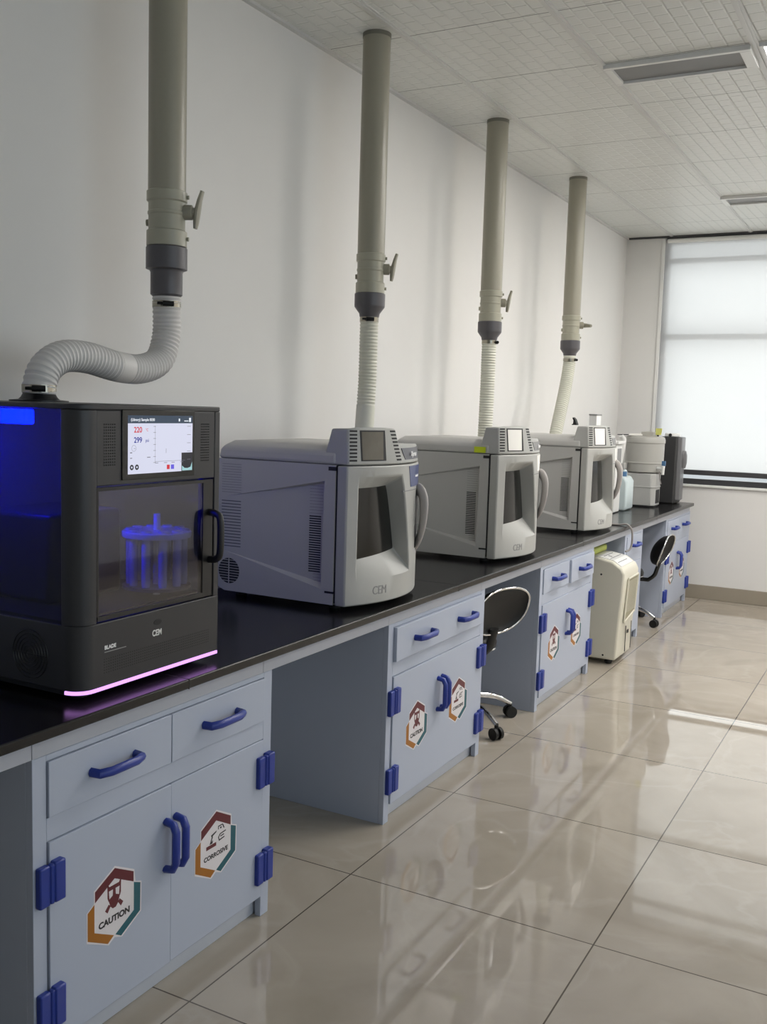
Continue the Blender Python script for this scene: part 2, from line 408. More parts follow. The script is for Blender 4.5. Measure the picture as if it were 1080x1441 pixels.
# ------------------------------------------------------------------ cabinets
def bar_handle(name, y, z, L, parent, vertical=False, out=.034, x=XF+.006):
    """U shaped plastic pull"""
    h = L/2; r = .010
    if vertical: pts = [(x, y, z+h), (x+out*.72, y, z+h-.004), (x+out, y, z+h-.022), (x+out, y, z-h+.022), (x+out*.72, y, z-h+.004), (x, y, z-h)]
    else: pts = [(x, y-h, z), (x+out*.72, y-h+.003, z), (x+out, y-h+.03, z), (x+out, y+h-.03, z), (x+out*.72, y+h-.003, z), (x, y+h, z)]
    bm = B(); fd = (0, 1, 0) if vertical else (0, 0, 1)
    tube(bm, pts, r, 8, flat=1.15, flatdir=fd)
    return obj(name, bm, M['blue'], parent, bevel=0, smooth=50)

def hinge(y, z, parent, flip=1):
    bm = B()
    box(bm, XF-.001, XF+.016, y-.034, y-.004, z-.047, z+.045)
    box(bm, XF-.001, XF+.022, y+.003, y+.034, z-.043, z+.050)
    tube(bm, [(XF+.012, y, z-.044), (XF+.012, y, z+.047)], .008, 10)
    return obj('hinge', bm, M['blue'], parent, bevel=.004)

IN = [(.009, .055), (.072, .0195), (.072, -.052), (.010, -.086), (-.054, -.050), (-.054, .021)]
def sticker(kind, y, z, parent, x):
    pl = obj('sticker', prism(B(), [(y+a, z+b) for a, b in [(.010,.085),(.076,.050),(.080,.018),(.101,.010),(.100,-.066),(.034,-.102),(.010,-.092),(-.010,-.103),(-.080,-.066),(-.080,.006),(-.057,.020),(-.057,.050)]], 'x', x, x+.0005), M['stickerwhite'], parent, label='%s hazard sticker, a hexagon in maroon, teal and amber' % kind)
    def pr(name, poly, m): return obj(name, prism(B(), [(y+a, z+b) for a, b in poly], 'x', x+.0004, x+.0009), m, pl)
    pr('maroon_band', [(.010,.080),(.073,.046),(.073,.020),(.009,.055),(-.054,.021),(-.054,.047)], M['maroon'])
    pr('teal_band', [(.0745,.018),(.097,.008),(.096,-.063),(.031,-.098),(.012,-.086),(.0745,-.053)], M['teal'])
    pr('amber_band', [(-.056,.018),(-.056,-.051),(.007,-.0855),(-.013,-.098),(-.077,-.062),(-.077,.005)], M['orange'])
    if kind == 'caution':
        bm = B()
        def q(poly): prism(bm, [(y+a, z+b) for a, b in poly], 'x', x+.0004, x+.0009)
        # gas mask: straps, two eye rims, snout and two filters
        q([(-.012,.046),(-.008,.040),(.024,.040),(.028,.046),(.031,.046),(.030,.030),(-.014,.030),(-.015,.046)])
        q([(-.014,.031),(-.010,.031),(-.008,.010),(-.011,.006),(-.014,.014)]); q([(.026,.031),(.030,.031),(.030,.014),(.027,.006),(.024,.010)])
        q([(.004,.031),(.012,.031),(.013,.014),(.003,.014)])
        q([(-.011,.008),(.003,.015),(.013,.015),(.027,.008),(.020,-.010),(.013,-.017),(.003,-.017),(-.004,-.010)])
        q([(-.010,-.002),(-.004,-.008),(-.014,-.022),(-.022,-.014)]); q([(.026,-.002),(.020,-.008),(.030,-.022),(.038,-.014)])
        obj('mask_symbol', bm, M['maroon'], pl)
        text('caution_lettering', 'CAUTION', .021, y+.009, z-.050, x+.0007, M['ink'], pl, .0002, 'CENTER', 1.08, off=.0009)
    else:
        bm = B()
        def q(poly): prism(bm, [(y+a, z+b) for a, b in poly], 'x', x+.0004, x+.0009)
        q([(-.032,-.016),(-.032,-.006),(.010,-.006),(.010,-.016)])
        obj('bar_symbol', bm, M['maroon'], pl)
        bm = B()
        def q(poly): prism(bm, [(y+a, z+b) for a, b in poly], 'x', x+.0004, x+.0009)
        q([(-.018,-.004),(-.014,-.004),(-.004,.014),(-.008,.016)]); q([(-.010,.014),(.010,.022),(.012,.026),(-.012,.020)]); q([(-.016,-.004),(-.006,-.004),(-.004,.004),(-.007,.004)])
        q([(.018,.036),(.038,.036),(.038,.033),(.021,.033),(.021,.026),(.018,.026)]); q([(.036,.034),(.040,.034),(.046,.022),(.042,.022)]); q([(.026,.030),(.034,.030),(.032,.025),(.028,.025)])
        q([(.018,.004),(.026,.012),(.052,.014),(.052,.011),(.028,.009),(.022,.003)]); q([(.018,.004),(.022,.004),(.024,-.004),(.046,-.002),(.046,-.005),(.022,-.008)]); q([(.028,.005),(.044,.006),(.044,.003),(.028,.002)])
        obj('hand_symbol', bm, M['ink'], pl)
        text('corrosive_lettering', 'CORROSIVE', .0175, y+.010, z-.046, x+.0007, M['ink'], pl, .0002, 'CENTER', 1.10, off=.0006)
    return pl

def cabinet(y, label, W=.835, drawers=2, single=False, open_left=0., open_right=0., stickers=True):
    t = thing('lab_cabinet', label, 'cabinet', (.35, y+W/2, 0), 'bluish white base cabinets under the worktop')
    s = .04; a, b = y+s, y+W-s
    bm = B(); X0 = .03
    box(bm, X0, XF-.0205, y, y+.018, 0, .7345); box(bm, X0, XF-.0205, y+W-.018, y+W, 0, .7345)      # sides
    box(bm, X0, X0+.012, y+.018, y+W-.018, .06, .7345)                                     # back
    box(bm, X0+.012, XF-.02, y+.018, y+W-.018, .05, .068)                                  # bottom
    box(bm, XF-.02, XF, y, a-.0015, 0, .7345); box(bm, XF-.02, XF, b+.0015, y+W, 0, .7345)             # stiles
    box(bm, XF-.02, XF, a-.0015, b+.0015, .7205, .7345); box(bm, XF-.02, XF, a-.0015, b+.0015, .5395, .5925)
    obj('carcass', bm, M['cab'], t, bevel=.0012)
    obj('plinth', box(B(), XF-.045, XF-.028, y+.018, y+W-.018, 0, .06), M['plinth'], t, bevel=.001)
    n = 1 if single else drawers
    for i in range(n):
        w = (b-a)/n; ya, yb = a+i*w, a+(i+1)*w
        o = open_right if i == n-1 and n > 1 else open_left
        d = obj('drawer', box(B(), .12, XF+.005+o, ya+.0015, yb-.0015, .594, .719), M['cab'], t, bevel=.0015)
        hs = [ya+w*.27, ya+w*.76] if single else [ya+w*.49]
        for hy in hs: bar_handle('drawer_handle', hy, .657, .142, d, x=XF+.005+o)
    mid = (a+b)/2; doors = [(a, b)] if W < .6 else [(a, mid), (mid, b)]
    for i, (ya, yb) in enumerate(doors):
        xd = XF+.003 + (.0025 if i == 0 else 0)
        d = obj('door', box(B(), XF-.014, xd, ya+.0015, yb-.0015, .064, .538), M['cab'], t, bevel=.0015)
        hy = mid + (-.022 if i == 0 else .018) if len(doors) == 2 else ya+.06
        bar_handle('door_handle', hy, .386, .125, d, True, x=xd)
        hx = ya if i == 0 else yb
        for z in (.447, .157): hinge(hx, z, t)
        if stickers and len(doors) == 2:
            sticker('caution' if i == 0 else 'corrosive', (y+.229 if i == 0 else y+.615), .320, d, xd)
    return t
cabinet(1.425, 'bluish white cabinet nearest the camera, below the black glowing instrument', W=.88)
cabinet(3.02, 'bluish white cabinet with one wide two-handled drawer, below the nearest grey microwave', W=.875, single=True, open_left=.008)
cabinet(4.605, 'bluish white cabinet with two drawers, left of the ivory dehumidifier', W=.90, open_right=.012)
cabinet(6.19, 'narrow bluish white drawer cabinet between the ivory dehumidifier and the far stool', W=.45, drawers=1, stickers=False)
cabinet(7.34, 'bluish white cabinet at the window end of the worktop, behind the far stool', W=.85)

# ------------------------------------------------------------------ exhaust pipes
PX = .276; PR = .055
def exhaust_pipe(y, label, stepped, r=PR, flip=False, lever=True):
    t = thing('exhaust_pipe', label, 'exhaust pipe', (PX, y, 1.80), 'beige exhaust pipes hanging from the ceiling')
    obj('upper_pipe', lathe(B(), [(r, 2.09), (r, CZ)], (PX, y, 0), 40), M['pvc'], t, smooth=40)
    obj('ceiling_collar', lathe(B(), [(r+.0015, CZ-.016), (r+.0015, CZ)], (PX, y, 0), 40), M['collar'], t, smooth=40)
    v = obj('valve_body', lathe(B(), [(r-.001, 1.95), (r+.004, 1.952), (r+.004, 1.995), (r-.0015, 1.999), (r-.0015, 2.040), (r+.001, 2.044), (r+.001, 2.050), (r-.001, 2.052), (r-.001, 2.078), (r+.004, 2.082), (r+.004, 2.108), (r, 2.111)], (PX, y, 0), 40), M['pvc2'], t, smooth=30)
    d = Vector((.90, .44, 0)).normalized()
    c = Vector((PX, y, 2.052)) + d*(r-.004)
    obj('valve_stem', tube(B(), [c, c+d*.024, c+d*.027, c+d*.036], [.022, .022, .015, .013], 18), M['pvc'], v, smooth=40)
    bm = B(); e = c + d*.036
    if lever: tube(bm, [e+Vector((0,0,-.046))-d*.002, e+Vector((0,0,-.03)), e+d*.003, e+d*.010+Vector((0,0,.035)), e+d*.018+Vector((0,0,.062))], [.010, .014, .017, .013, .010], 10, flat=.62, flatdir=tuple(d))
    else: tube(bm, [e-Vector((.03,-.02,.0)), e, e+Vector((.05,-.035,-.006))], [.009, .014, .009], 10)
    obj('valve_lever', bm, M['pvc'], v, smooth=45)
    bm = B()
    for z in (2.095, 1.975):
        q = Vector((PX, y, z)) + d*(r+.002); tube(bm, [q, q+d*.009], .006, 8)
    q = Vector((PX, y, 2.02)) - d*(r-.004); tube(bm, [q, q-d*.01], .010, 10)
    obj('boss', bm, M['pvc2'], v, smooth=40)
    if stepped: prof = [(.040, 1.806), (.047, 1.812), (.047, 1.876), (.050, 1.882), (r+.0055, 1.886), (r+.0055, 1.947), (r+.002, 1.951)]
    else: prof = [(.036, 1.858), (.040, 1.862), (.042, 1.874), (r+.006, 1.900), (r+.007, 1.906), (r+.007, 1.952), (r+.003, 1.956)]
    obj('reducer', lathe(B(), prof, (PX, y, 0), 40), M['darkpvc'], t, smooth=30)
    return t
def hose(label, pts, r, m, clamps, cuffs=(), loc=None, pitch=.0135, depth=.0035):
    t = thing('ribbed_hose', label, 'hose', loc or pts[-1], 'ribbed exhaust hoses')
    P, R = ribbed(pts, r, pitch, depth)
    for i, p in enumerate(P):
        for (c, h) in cuffs:
            if (p-Vector(c)).length < h: R[i] = r
    obj('ribbed_sleeve', tube(B(), P, R, 32), m, t, smooth=30)
    for c, ax, rr, dd in clamps:
        c = Vector(c); ax = Vector(ax).normalized(); bm = B()
        tube(bm, [c-ax*.010, c-ax*.0095, c+ax*.0095, c+ax*.010], [rr-.002, rr, rr, rr-.002], 36)
        k = obj('hose_clamp', bm, M['steel'], t, smooth=40)
        d = Vector(dd).normalized(); s = ax.cross(d).normalized(); bm = B(); q = c + d*(rr+.004)
        tube(bm, [q-s*.018, q+s*.014], .008, 10); tube(bm, [q-s*.034, q-s*.018], .0045, 8)
        obj('clamp_screw', bm, M['darkmetal'], k, smooth=40)
    return t
exhaust_pipe(2.306, 'thick beige exhaust pipe nearest the camera, above the black instrument', True)
hose('grey ribbed hose bending in an S from the nearest pipe onto the black instrument',
     [(PX, 2.306, 1.815), (PX, 2.308, 1.76), (PX, 2.306, 1.69), (PX+.005, 2.27, 1.618), (.29, 2.18, 1.588), (.30, 2.07, 1.590), (.305, 1.96, 1.607), (.31, 1.87, 1.605), (.315, 1.81, 1.575), (.318, 1.785, 1.535), (.318, 1.782, 1.503)],
     .0425, M['hosegrey'], [((PX, 2.307, 1.783), (0,0,1), .042, (.75,-.65,0)), ((.318, 1.782, 1.520), (0,0,1), .042, (.75,-.65,0))], cuffs=[((.298, 2.085, 1.589), .028)], loc=(.318, 1.782, 1.49))
exhaust_pipe(3.533, 'beige exhaust pipe second from the camera, rising beside the nearest grey microwave', False)
hose('pale ribbed hose dropping straight behind the hood of the nearest grey microwave',
     [(PX, 3.533, 1.868), (PX, 3.533, 1.75), (PX, 3.532, 1.62), (PX, 3.524, 1.50), (PX, 3.515, 1.40), (PX, 3.50, 1.28), (.27, 3.45, 1.20), (.26, 3.372, 1.17)],
     .0385, M['hose'], [((PX, 3.533, 1.850), (0,0,1), .0385, (.6,-.8,0))], cuffs=[((PX, 3.515, 1.42), .085)], loc=(PX, 3.51, 1.16))
exhaust_pipe(4.80, 'beige exhaust pipe third from the camera, beside the microwave with a yellow sticker', False)
hose('pale ribbed hose dropping straight beside the microwave with a yellow sticker',
     [(PX, 4.80, 1.868), (PX, 4.80, 1.75), (PX, 4.80, 1.60), (PX, 4.795, 1.42), (PX, 4.785, 1.28), (.27, 4.76, 1.20), (.26, 4.709, 1.17)],
     .0385, M['hose'], [((PX, 4.80, 1.850), (0,0,1), .0385, (.9,.4,0))], loc=(PX, 4.78, 1.16))
exhaust_pipe(6.132, 'beige exhaust pipe farthest from the camera, close to the window end', False, lever=False)
hose('cream ribbed hose slanting onto the third microwave from the farthest pipe',
     [(PX, 6.132, 1.868), (PX, 6.13, 1.80), (PX, 6.08, 1.66), (PX, 6.00, 1.50), (PX, 5.94, 1.385), (PX, 5.93, 1.352)],
     .040, M['hose'], [((PX, 6.131, 1.835), (0,-.1,1), .040, (.9,.4,0))], loc=(PX, 5.93, 1.368))

# ------------------------------------------------------------------ black instrument with blue-lit chamber
def instrument():
    t = thing('benchtop_reactor', 'black box instrument with a glowing touch screen and violet light strip', 'instrument', (.36, 1.835, TZ))
    ya, yb, xb, xf, zb, zt = 1.585, 2.084, .08, .655, .826, 1.487
    r = .045
    def rounded(x0=xb, ins=0.):   # plan outline, near front corner rounded
        p = [(x0, ya+ins), (xf-r, ya+ins)]
        for k in range(1, 8):
            a = -PI/2 + PI/2*k/8; p.append((xf-r+(r-ins)*math.cos(a), ya+r+(r-ins)*math.sin(a)))
        p += [(xf-ins, ya+r), (xf-ins, yb-ins), (x0, yb-ins)]; return p
    bm = B(); prism(bm, rounded(), 'z', zb+.008, .985)
    obj('base_panel', bm, M['blk'], t, bevel=.002)
    obj('plinth', prism(B(), rounded(xb+.02, .02), 'z', zb-.010, zb), M['blkdark'], t)
    bm = B()
    for fx in (.13, .58):
        for fy in (1.65, 2.03): lathe(bm, [(.018, TZ), (.016, zb-.010)], (fx, fy, 0), 16)
    obj('foot', bm, M['rubber'], t, smooth=40)
    # light strip wraps the near front corner
    bm = B(); p = [(.617, ya-.001), (xf-r, ya-.001)]
    for k in range(0, 9):
        a = -PI/2 + PI/2*k/8; p.append((xf-r+(r+.001)*math.cos(a), ya+r+(r+.001)*math.sin(a)))
    p += [(xf+.001, yb-.002)]
    inner = [(x-.012 if y > ya+.03 else x, y+.012 if y < ya+.03 else y) for x, y in p]
    lo = [(x, y, zb) for x, y in p] ; n = len(p)
    for i in range(n-1):
        hexa(bm, [(*p[i], zb), (*p[i+1], zb), (*inner[i+1], zb), (*inner[i], zb)], [(*p[i], zb+.0078), (*p[i+1], zb+.0078), (*inner[i+1], zb+.0078), (*inner[i], zb+.0078)])
    obj('light_strip', bm, M['strip'], t, label='glowing violet light strip')
    # roof, front corner posts, rear panel, upper front panel
    bm = B(); prism(bm, rounded(), 'z', 1.474, zt); obj('roof_panel', bm, M['blk'], t, bevel=.003)
    pl = [(.600, ya), (xf-r, ya)]
    for k in range(1, 9):
        a = -PI/2 + PI/2*k/8; pl.append((xf-r+r*math.cos(a), ya+r+r*math.sin(a)))
    pl += [(xf, 1.640), (.600, 1.640)]
    obj('corner_post', prism(B(), pl, 'z', .985, 1.474), M['blk'], t, bevel=.002); obj('corner_post', box(B(), .600, xf, 2.063, yb, .985, 1.474), M['blk'], t, bevel=.002)
    obj('upper_panel', box(B(), .600, xf-.001, 1.640, 2.063, 1.302, 1.474), M['blk'], t, bevel=.002)
    obj('rear_panel', box(B(), xb, xb+.012, ya, yb, .985, 1.474), M['chamber'], t)
    obj('chamber_floor', box(B(), xb+.012, .600, ya+.012, yb-.012, .985, .992), M['blkdark'], t)
    # side panes in slim frames
    for y0, y1 in ((ya+.002, ya+.006), (yb-.006, yb-.002)):
        obj('side_pane', box(B(), xb+.012, .600, y0, y1, .985, 1.474), M['sidepane'], t)
    # door
    d = obj('door', box(B(), xf-.012, xf-.002, 1.645, 2.059, .989, 1.000), M['blkdark'], t)
    bm = B(); box(bm, xf-.012, xf-.002, 1.642, 1.648, 1.0, 1.298); box(bm, xf-.012, xf-.002, 2.020, 2.059, 1.0, 1.298); box(bm, xf-.012, xf-.002, 1.648, 2.020, 1.290, 1.298)
    obj('door_frame', bm, M['blkdark'], d)
    obj('door_pane', box(B(), xf-.008, xf-.004, 1.648, 2.020, 1.0, 1.290), M['pane'], d)
    obj('door_handle', tube(B(), catmull([(xf-.004, 2.047, 1.212), (xf+.022, 2.047, 1.208), (xf+.034, 2.047, 1.190), (xf+.034, 2.047, 1.11), (xf+.022, 2.047, 1.090), (xf-.004, 2.047, 1.086)], 5), .0095, 12), M['blkdark'], d, smooth=50)
    # touch screen
    s = obj('touch_screen', box(B(), xf-.002, xf+.002, 1.719, 1.978, 1.312, 1.476), M['bezel'], t, bevel=.001)
    x = xf+.0021; Y = lambda u: 1.737+u*.232; Z = lambda v: 1.463-v*.138    # u,v in 0..1 from the display's top left
    def R(name, u0, u1, v0, v1, m, dx=.0003): return obj(name, box(B(), x, x+dx, Y(u0), Y(u1), Z(v1), Z(v0)), m, s)
    R('display', 0, 1, 0, 1, M['dispwhite']); R('header_bar', 0, 1, 0, .135, M['dispnavy'], .0004)
    bm = B()
    for u0, u1, v0, v1 in ((.40,.403,.18,.82),(.40,.88,.80,.806)): box(bm, x, x+.0004, Y(u0), Y(u1), Z(v1), Z(v0))
    for k in range(7): box(bm, x, x+.0004, Y(.375), Y(.412), Z(.185+k*.105+.008), Z(.185+k*.105))
    for k in range(5): box(bm, x, x+.0004, Y(.91), Y(.97), Z(.185+k*.15+.008), Z(.185+k*.15))
    for u in (.40,.54,.66,.80): box(bm, x, x+.0004, Y(u), Y(u+.05), Z(.835), Z(.825))
    box(bm, x, x+.0004, Y(.03), Y(.06), Z(.645), Z(.625)); box(bm, x, x+.0004, Y(.03), Y(.06), Z(.735), Z(.72)); box(bm, x, x+.0004, Y(.28), Y(.33), Z(.73), Z(.715)); box(bm, x, x+.0004, Y(.57), Y(.575), Z(.66), Z(.58))
    obj('graph_axes', bm, M['dispgrey'], s)
    R('camera_view', .82, 1., .665, 1., M['dispdark'], .0004); bm = B(); prism(bm, [(Y(.83), Z(.90)), (Y(.87), Z(.945)), (Y(.92), Z(.95)), (Y(.97), Z(.93)), (Y(.995), Z(.84)), (Y(.995), Z(.99)), (Y(.83), Z(.99))], 'x', x+.0004, x+.0006); obj('camera_glow', bm, M['dispcyan'], s)
    R('red_button', .585, .63, .87, .95, M['dispred'], .0004); R('violet_button', .65, .70, .87, .95, M['dispviolet'], .0004)
    bm = B()
    for u in (.055, .13): lathe(bm, [(.0065, 0), (.0065, .0004)], (x, Y(u), Z(.885)), 18, 'x')
    obj('round_button', bm, M['dispdark'], s)
    bm = B()
    for u in (.055, .13): lathe(bm, [(.0025, 0), (.0025, .0007)], (x, Y(u), Z(.885)), 12, 'x')
    obj('button_dot', bm, M['dispwhite'], s)
    text('header_lettering', '(Library) Sample 0030', .0092, Y(.04), Z(.095), x+.0006, M['disptxt'], s, .0001, off=.0001)
    bm = B(); box(bm, x, x+.0006, Y(.77), Y(.79), Z(.10), Z(.05)); box(bm, x, x+.0006, Y(.94), Y(.97), Z(.11), Z(.035)); box(bm, x, x+.0006, Y(.86), Y(.93), Z(.10), Z(.085)); obj('header_icon', bm, M['disptxt'], s)
    text('temperature_reading', '220', .0185, Y(.085), Z(.29), x+.0004, M['dispred'], s, .0001, sx=1.0, off=.0003); text('temperature_unit', '°C', .009, Y(.255), Z(.27), x+.0004, M['dispred'], s, .0001)
    text('pressure_reading', '299', .0185, Y(.085), Z(.465), x+.0004, M['dispblue'], s, .0001, sx=1.0, off=.0003); text('pressure_unit', 'psi', .011, Y(.255), Z(.455), x+.0004, M['dispblue'], s, .0001)
    bm = B(); n = 24
    for k in range(n):
        a, b = 2*PI*k/n, 2*PI*(k+1)/n
        prism(bm, [(Y(.085)+.0075*math.cos(a), Z(.56)+.0075*math.sin(a)), (Y(.085)+.0075*math.cos(b), Z(.56)+.0075*math.sin(b)), (Y(.085)+.0068*math.cos(b), Z(.56)+.0068*math.sin(b)), (Y(.085)+.0068*math.cos(a), Z(.56)+.0068*math.sin(a))], 'x', x, x+.0004)
    box(bm, x, x+.0004, Y(.085), Y(.105), Z(.568), Z(.56)); obj('dial_icon', bm, M['dispgrey'], s)
    # perforated grilles
    def dots(y0, y1, z0, z1, ny, nz, sz=.0024, shear=0):
        bm = B()
        for i in range(ny):
            for k in range(nz):
                y = y0+(y1-y0)*i/(ny-1); z = z0+(z1-z0)*k/(nz-1)
                box(bm, xf-.0015, xf+.0003, y-sz/2, y+sz/2, z-sz/2, z+sz/2)
        return bm
    obj('speaker_grille', dots(1.664, 1.698, 1.349, 1.442, 6, 15), M['slot'], t); obj('speaker_grille', dots(2.008, 2.038, 1.349, 1.442, 6, 15), M['slot'], t)
    obj('lower_grille', dots(1.664, 2.044, .866, .898, 54, 6, .0028), M['slot'], t)
    text('model_lettering', 'BLADE', .0125, 1.664, .921, xf+.0003, M['white'], t, .0003, off=.0004)
    obj('lettering_underline', box(B(), xf-.0005, xf+.0004, 1.664, 1.735, .9135, .9155), M['faint'], t)
    text('maker_lettering', 'CEM', .021, 1.826, .921, xf+.0003, M['dish'], t, .0003, sx=.82, off=.0006)
    obj('latch_button', lathe(B(), [(.010, 0), (.010, .001), (.006, .0012)], (xf, 1.845, .954), 20, 'x', 1.4, .7), M['slot'], t)
    # side fan grille, chimney collar on the roof
    bm = B()
    for k in range(6): tube(bm, [(.50+(.012+k*.009)*math.cos(2*PI*i/32), ya-.0004, .905+(.012+k*.009)*math.sin(2*PI*i/32)) for i in range(33)], .0016, 6, caps=False)
    box(bm, .443, .557, ya-.001, ya, .9035, .9065)
    obj('fan_grille', bm, M['blkdark'], t)
    bm = B(); lathe(bm, [(.072, zt-.001), (.072, zt+.004), (.050, zt+.006), (.044, zt+.012), (.0375, zt+.024)], (.318, 1.782, 0), 36)
    obj('chimney_collar', bm, M['blkdark'], t, smooth=30)
    # inside: blue lamp, drive module, carousel of vessels
    obj('blue_lamp', box(B(), .16, .472, 1.600, 1.628, 1.436, 1.470), M['uv'], t, bevel=.004, label='glowing blue lamp bar')
    bm = B(); box(bm, .20, .44, 1.70, 1.95, .992, 1.215); obj('drive_module', bm, M['module'], t, bevel=.014, seg=3)
    cx, cy = .543, 1.968
    lathe(bm := B(), [(.088, 1.146), (.090, 1.150), (.090, 1.160), (.086, 1.163)], (cx, cy, 0), 40); c = obj('carousel', bm, M['acrylic'], t, smooth=30)
    obj('carousel_post', tube(B(), [(cx, cy, .992), (cx, cy, 1.205)], [.009, .009], 14), M['dish'], c, smooth=40)
    lathe(bm := B(), [(.088, 1.012), (.088, 1.020)], (cx, cy, 0), 40); obj('carousel_base', bm, M['module'], c, smooth=30)
    for k in range(10):
        a = 2*PI*k/10; lathe(bm := B(), [(.010, 1.021), (.0115, 1.03), (.0115, 1.150), (.013, 1.152), (.013, 1.168)], (cx+.068*math.cos(a), cy+.068*math.sin(a), 0), 14)
        obj('vessel', bm, M['acrylic'], c, smooth=35)
    return t
instrument()

# ------------------------------------------------------------------ grey laboratory microwaves
def arc_x(y): return .618 + .539*y - 1.022*y*y
def microwave():
    t = thing('laboratory_microwave', '', 'microwave', (0, 0, TZ), 'grey laboratory microwaves on the worktop')
    zb, zl, zt = .827, 1.302, 1.366; W = .552; xb, xs = .085, .572
    # lower body: flat shell with a wedge shaped recess in each side
    bm = B()
    Q = {}
    for s, y in ((0, 0.), (1, W)):
        n = 1 if s == 0 else -1
        pts = dict(A=(xb,y,zb+.012), A2=(xb+.03,y,zb), Bq=(xs,y,zb), C=(xs,y,zl), D=(xb,y,zl), P0=(.115,y,.972), P1=(.524,y,.878), P2=(.530,y,1.247), P3=(.118,y,1.168), q1=(.512,y+n*.020,.896), q2=(.519,y+n*.020,1.236))
        v = {k: bm.verts.new(p) for k, p in pts.items()}; Q[s] = v
        for f in (('A','A2','Bq','P1','P0'),('Bq','C','P2','P1'),('C','D','P3','P2'),('D','A','P0','P3'),('P0','P1','q1'),('P3','q2','P2'),('P0','q1','q2','P3'),('P1','P2','q2','q1')):
            bm.faces.new([v[k] for k in f])
    a, b = Q[0], Q[1]
    for e in (('A','D'),('D','C'),('C','Bq'),('Bq','A2'),('A2','A')): bm.faces.new((a[e[0]], a[e[1]], b[e[1]], b[e[0]]))
    body = obj('body', bm, M['mw'], t)
    def yp(x): return .020*(x-.115)/.40       # recessed panel depth
    # side louvres, dark and faint
    def slats(x0, x1, z0, z1, n, th, dip=0., m='slot', name='side_vent', rec=True):
        bm = B()
        for k in range(n):
            z = z0+(z1-z0)*k/(n-1); f = (yp if rec else (lambda x: 0.))
            lo = [(x0, f(x0)-.0006, z), (x1, f(x1)-.0006, z-dip), (x1, f(x1)+.004, z-dip), (x0, f(x0)+.004, z)]
            hexa(bm, lo, [(p[0], p[1], p[2]+th) for p in lo])
        return obj(name, bm, M[m], body)
    slats(.462, .508, .930, 1.120, 24, .0042); slats(.462, .514, 1.132, 1.226, 10, .0016, m='faint'); slats(.480, .512, .900, .922, 3, .0016, m='faint')
    slats(.10, .182, .988, 1.150, 16, .0034, m='signgrey', rec=True, name='rear_vent'); slats(.10, .185, 1.182, 1.282, 12, .0018, m='faint', rec=False, name='rear_vent')
    bm = B(); lathe(bm, [(.046, -.0005), (.046, .003)], (.135, 0, .900), 32, 'y'); fan = obj('fan_opening', bm, M['slot'], body)
    bm = B()
    for k in range(9):
        z = .862+k*.0095; h = math.sqrt(max(0, .046**2-(z-.9)**2)); box(bm, .135-h, .135+h, -.0014, 0, z, z+.0022)
    box(bm, .133, .137, -.0014, 0, .855, .945); obj('fan_guard', bm, M['mw'], fan)
    # top cover
    bm = B(); lo = [(xb-.004, -.003, zl+.001), (xs, -.003, zl+.001), (xs, W+.003, zl+.001), (xb-.004, W+.003, zl+.001)]
    md = [(xb+.002, .004, zl+.042), (xs, .004, zl+.042), (xs, W-.004, zl+.042), (xb+.002, W-.004, zl+.042)]
    hi = [(xb+.03, .040, zt), (xs, .040, zt), (xs, W-.040, zt), (xb+.03, W-.040, zt)]
    L = [[bm.verts.new(p) for p in l] for l in (lo, md, hi)]
    for p, q in zip(L, L[1:]):
        for i in range(4): bm.faces.new((p[i], p[(i+1) % 4], q[(i+1) % 4], q[i]))
    bm.faces.new(L[0][::-1]); bm.faces.new(L[2])
    obj('top_cover', bm, M['mw'], t, bevel=.012, seg=3)
    # hinge notches and gasket
    bm = B(); box(bm, .545, .574, -.0015, .02, 1.283, 1.296); box(bm, .540, .574, -.0015, .02, .866, .873); obj('hinge_block', bm, M['slot'], body)
    obj('gasket', box(B(), xs, .5785, .006, W-.006, zb+.006, zl), M['slot'], body)
    # door: curved slab with a bevelled picture-frame opening
    zd0, zd1 = .8255, 1.3005
    ys = [0., .02, .05, .085, .12, .16, .20, .24, .28, .32, .36, .40, .44, .48, .52, .552]
    door = None; bm = B()
    def oL(z): return .043
    def oR(z):
        u = max(0, (1.264-z)/(1.264-.912)); return .262+.092*(u**.8)
    Z0, Z1 = .912, 1.264; nz = 9; nyi = 10
    def fx(y, z=1.1): return arc_x(y)
    def vert(y, z, x=None): return bm.verts.new((fx(y) if x is None else x, y, z))
    zs = [Z0+(Z1-Z0)*k/nz for k in range(nz+1)]
    ledge = lambda y: .012*((y-.04)/.32)      # opening bottom follows the bow a little
    grid = [[vert(oL(z)+(oR(z)-oL(z))*i/nyi, z) for i in range(nyi+1)] for z in zs]
    # band left of the opening, right of it, above and below
    left = [[vert(0., z), grid[k][0]] for k, z in enumerate(zs)]
    yr = lambda z: [oR(z)+(.552-oR(z))*j/4 for j in range(1, 5)]
    right = [[grid[k][nyi]]+[vert(y, z) for y in yr(z)] for k, z in enumerate(zs)]
    for strip in (left, right):
        for p, q in zip(strip, strip[1:]):
            for i in range(len(p)-1): bm.faces.new((p[i], p[i+1], q[i+1], q[i]))
    rowlo = [left[0][0]] + grid[0] + right[0][1:]; rowhi = [left[-1][0]] + grid[-1] + right[-1][1:]
    bot = [vert(v.co.y, zd0) for v in rowlo]; top = [vert(v.co.y, zd1) for v in rowhi]
    for p, q in ((bot, rowlo), (rowhi, top)):
        for i in range(len(p)-1): bm.faces.new((p[i], p[i+1], q[i+1], q[i]))
    # inner frame down to the glass
    gx = .622
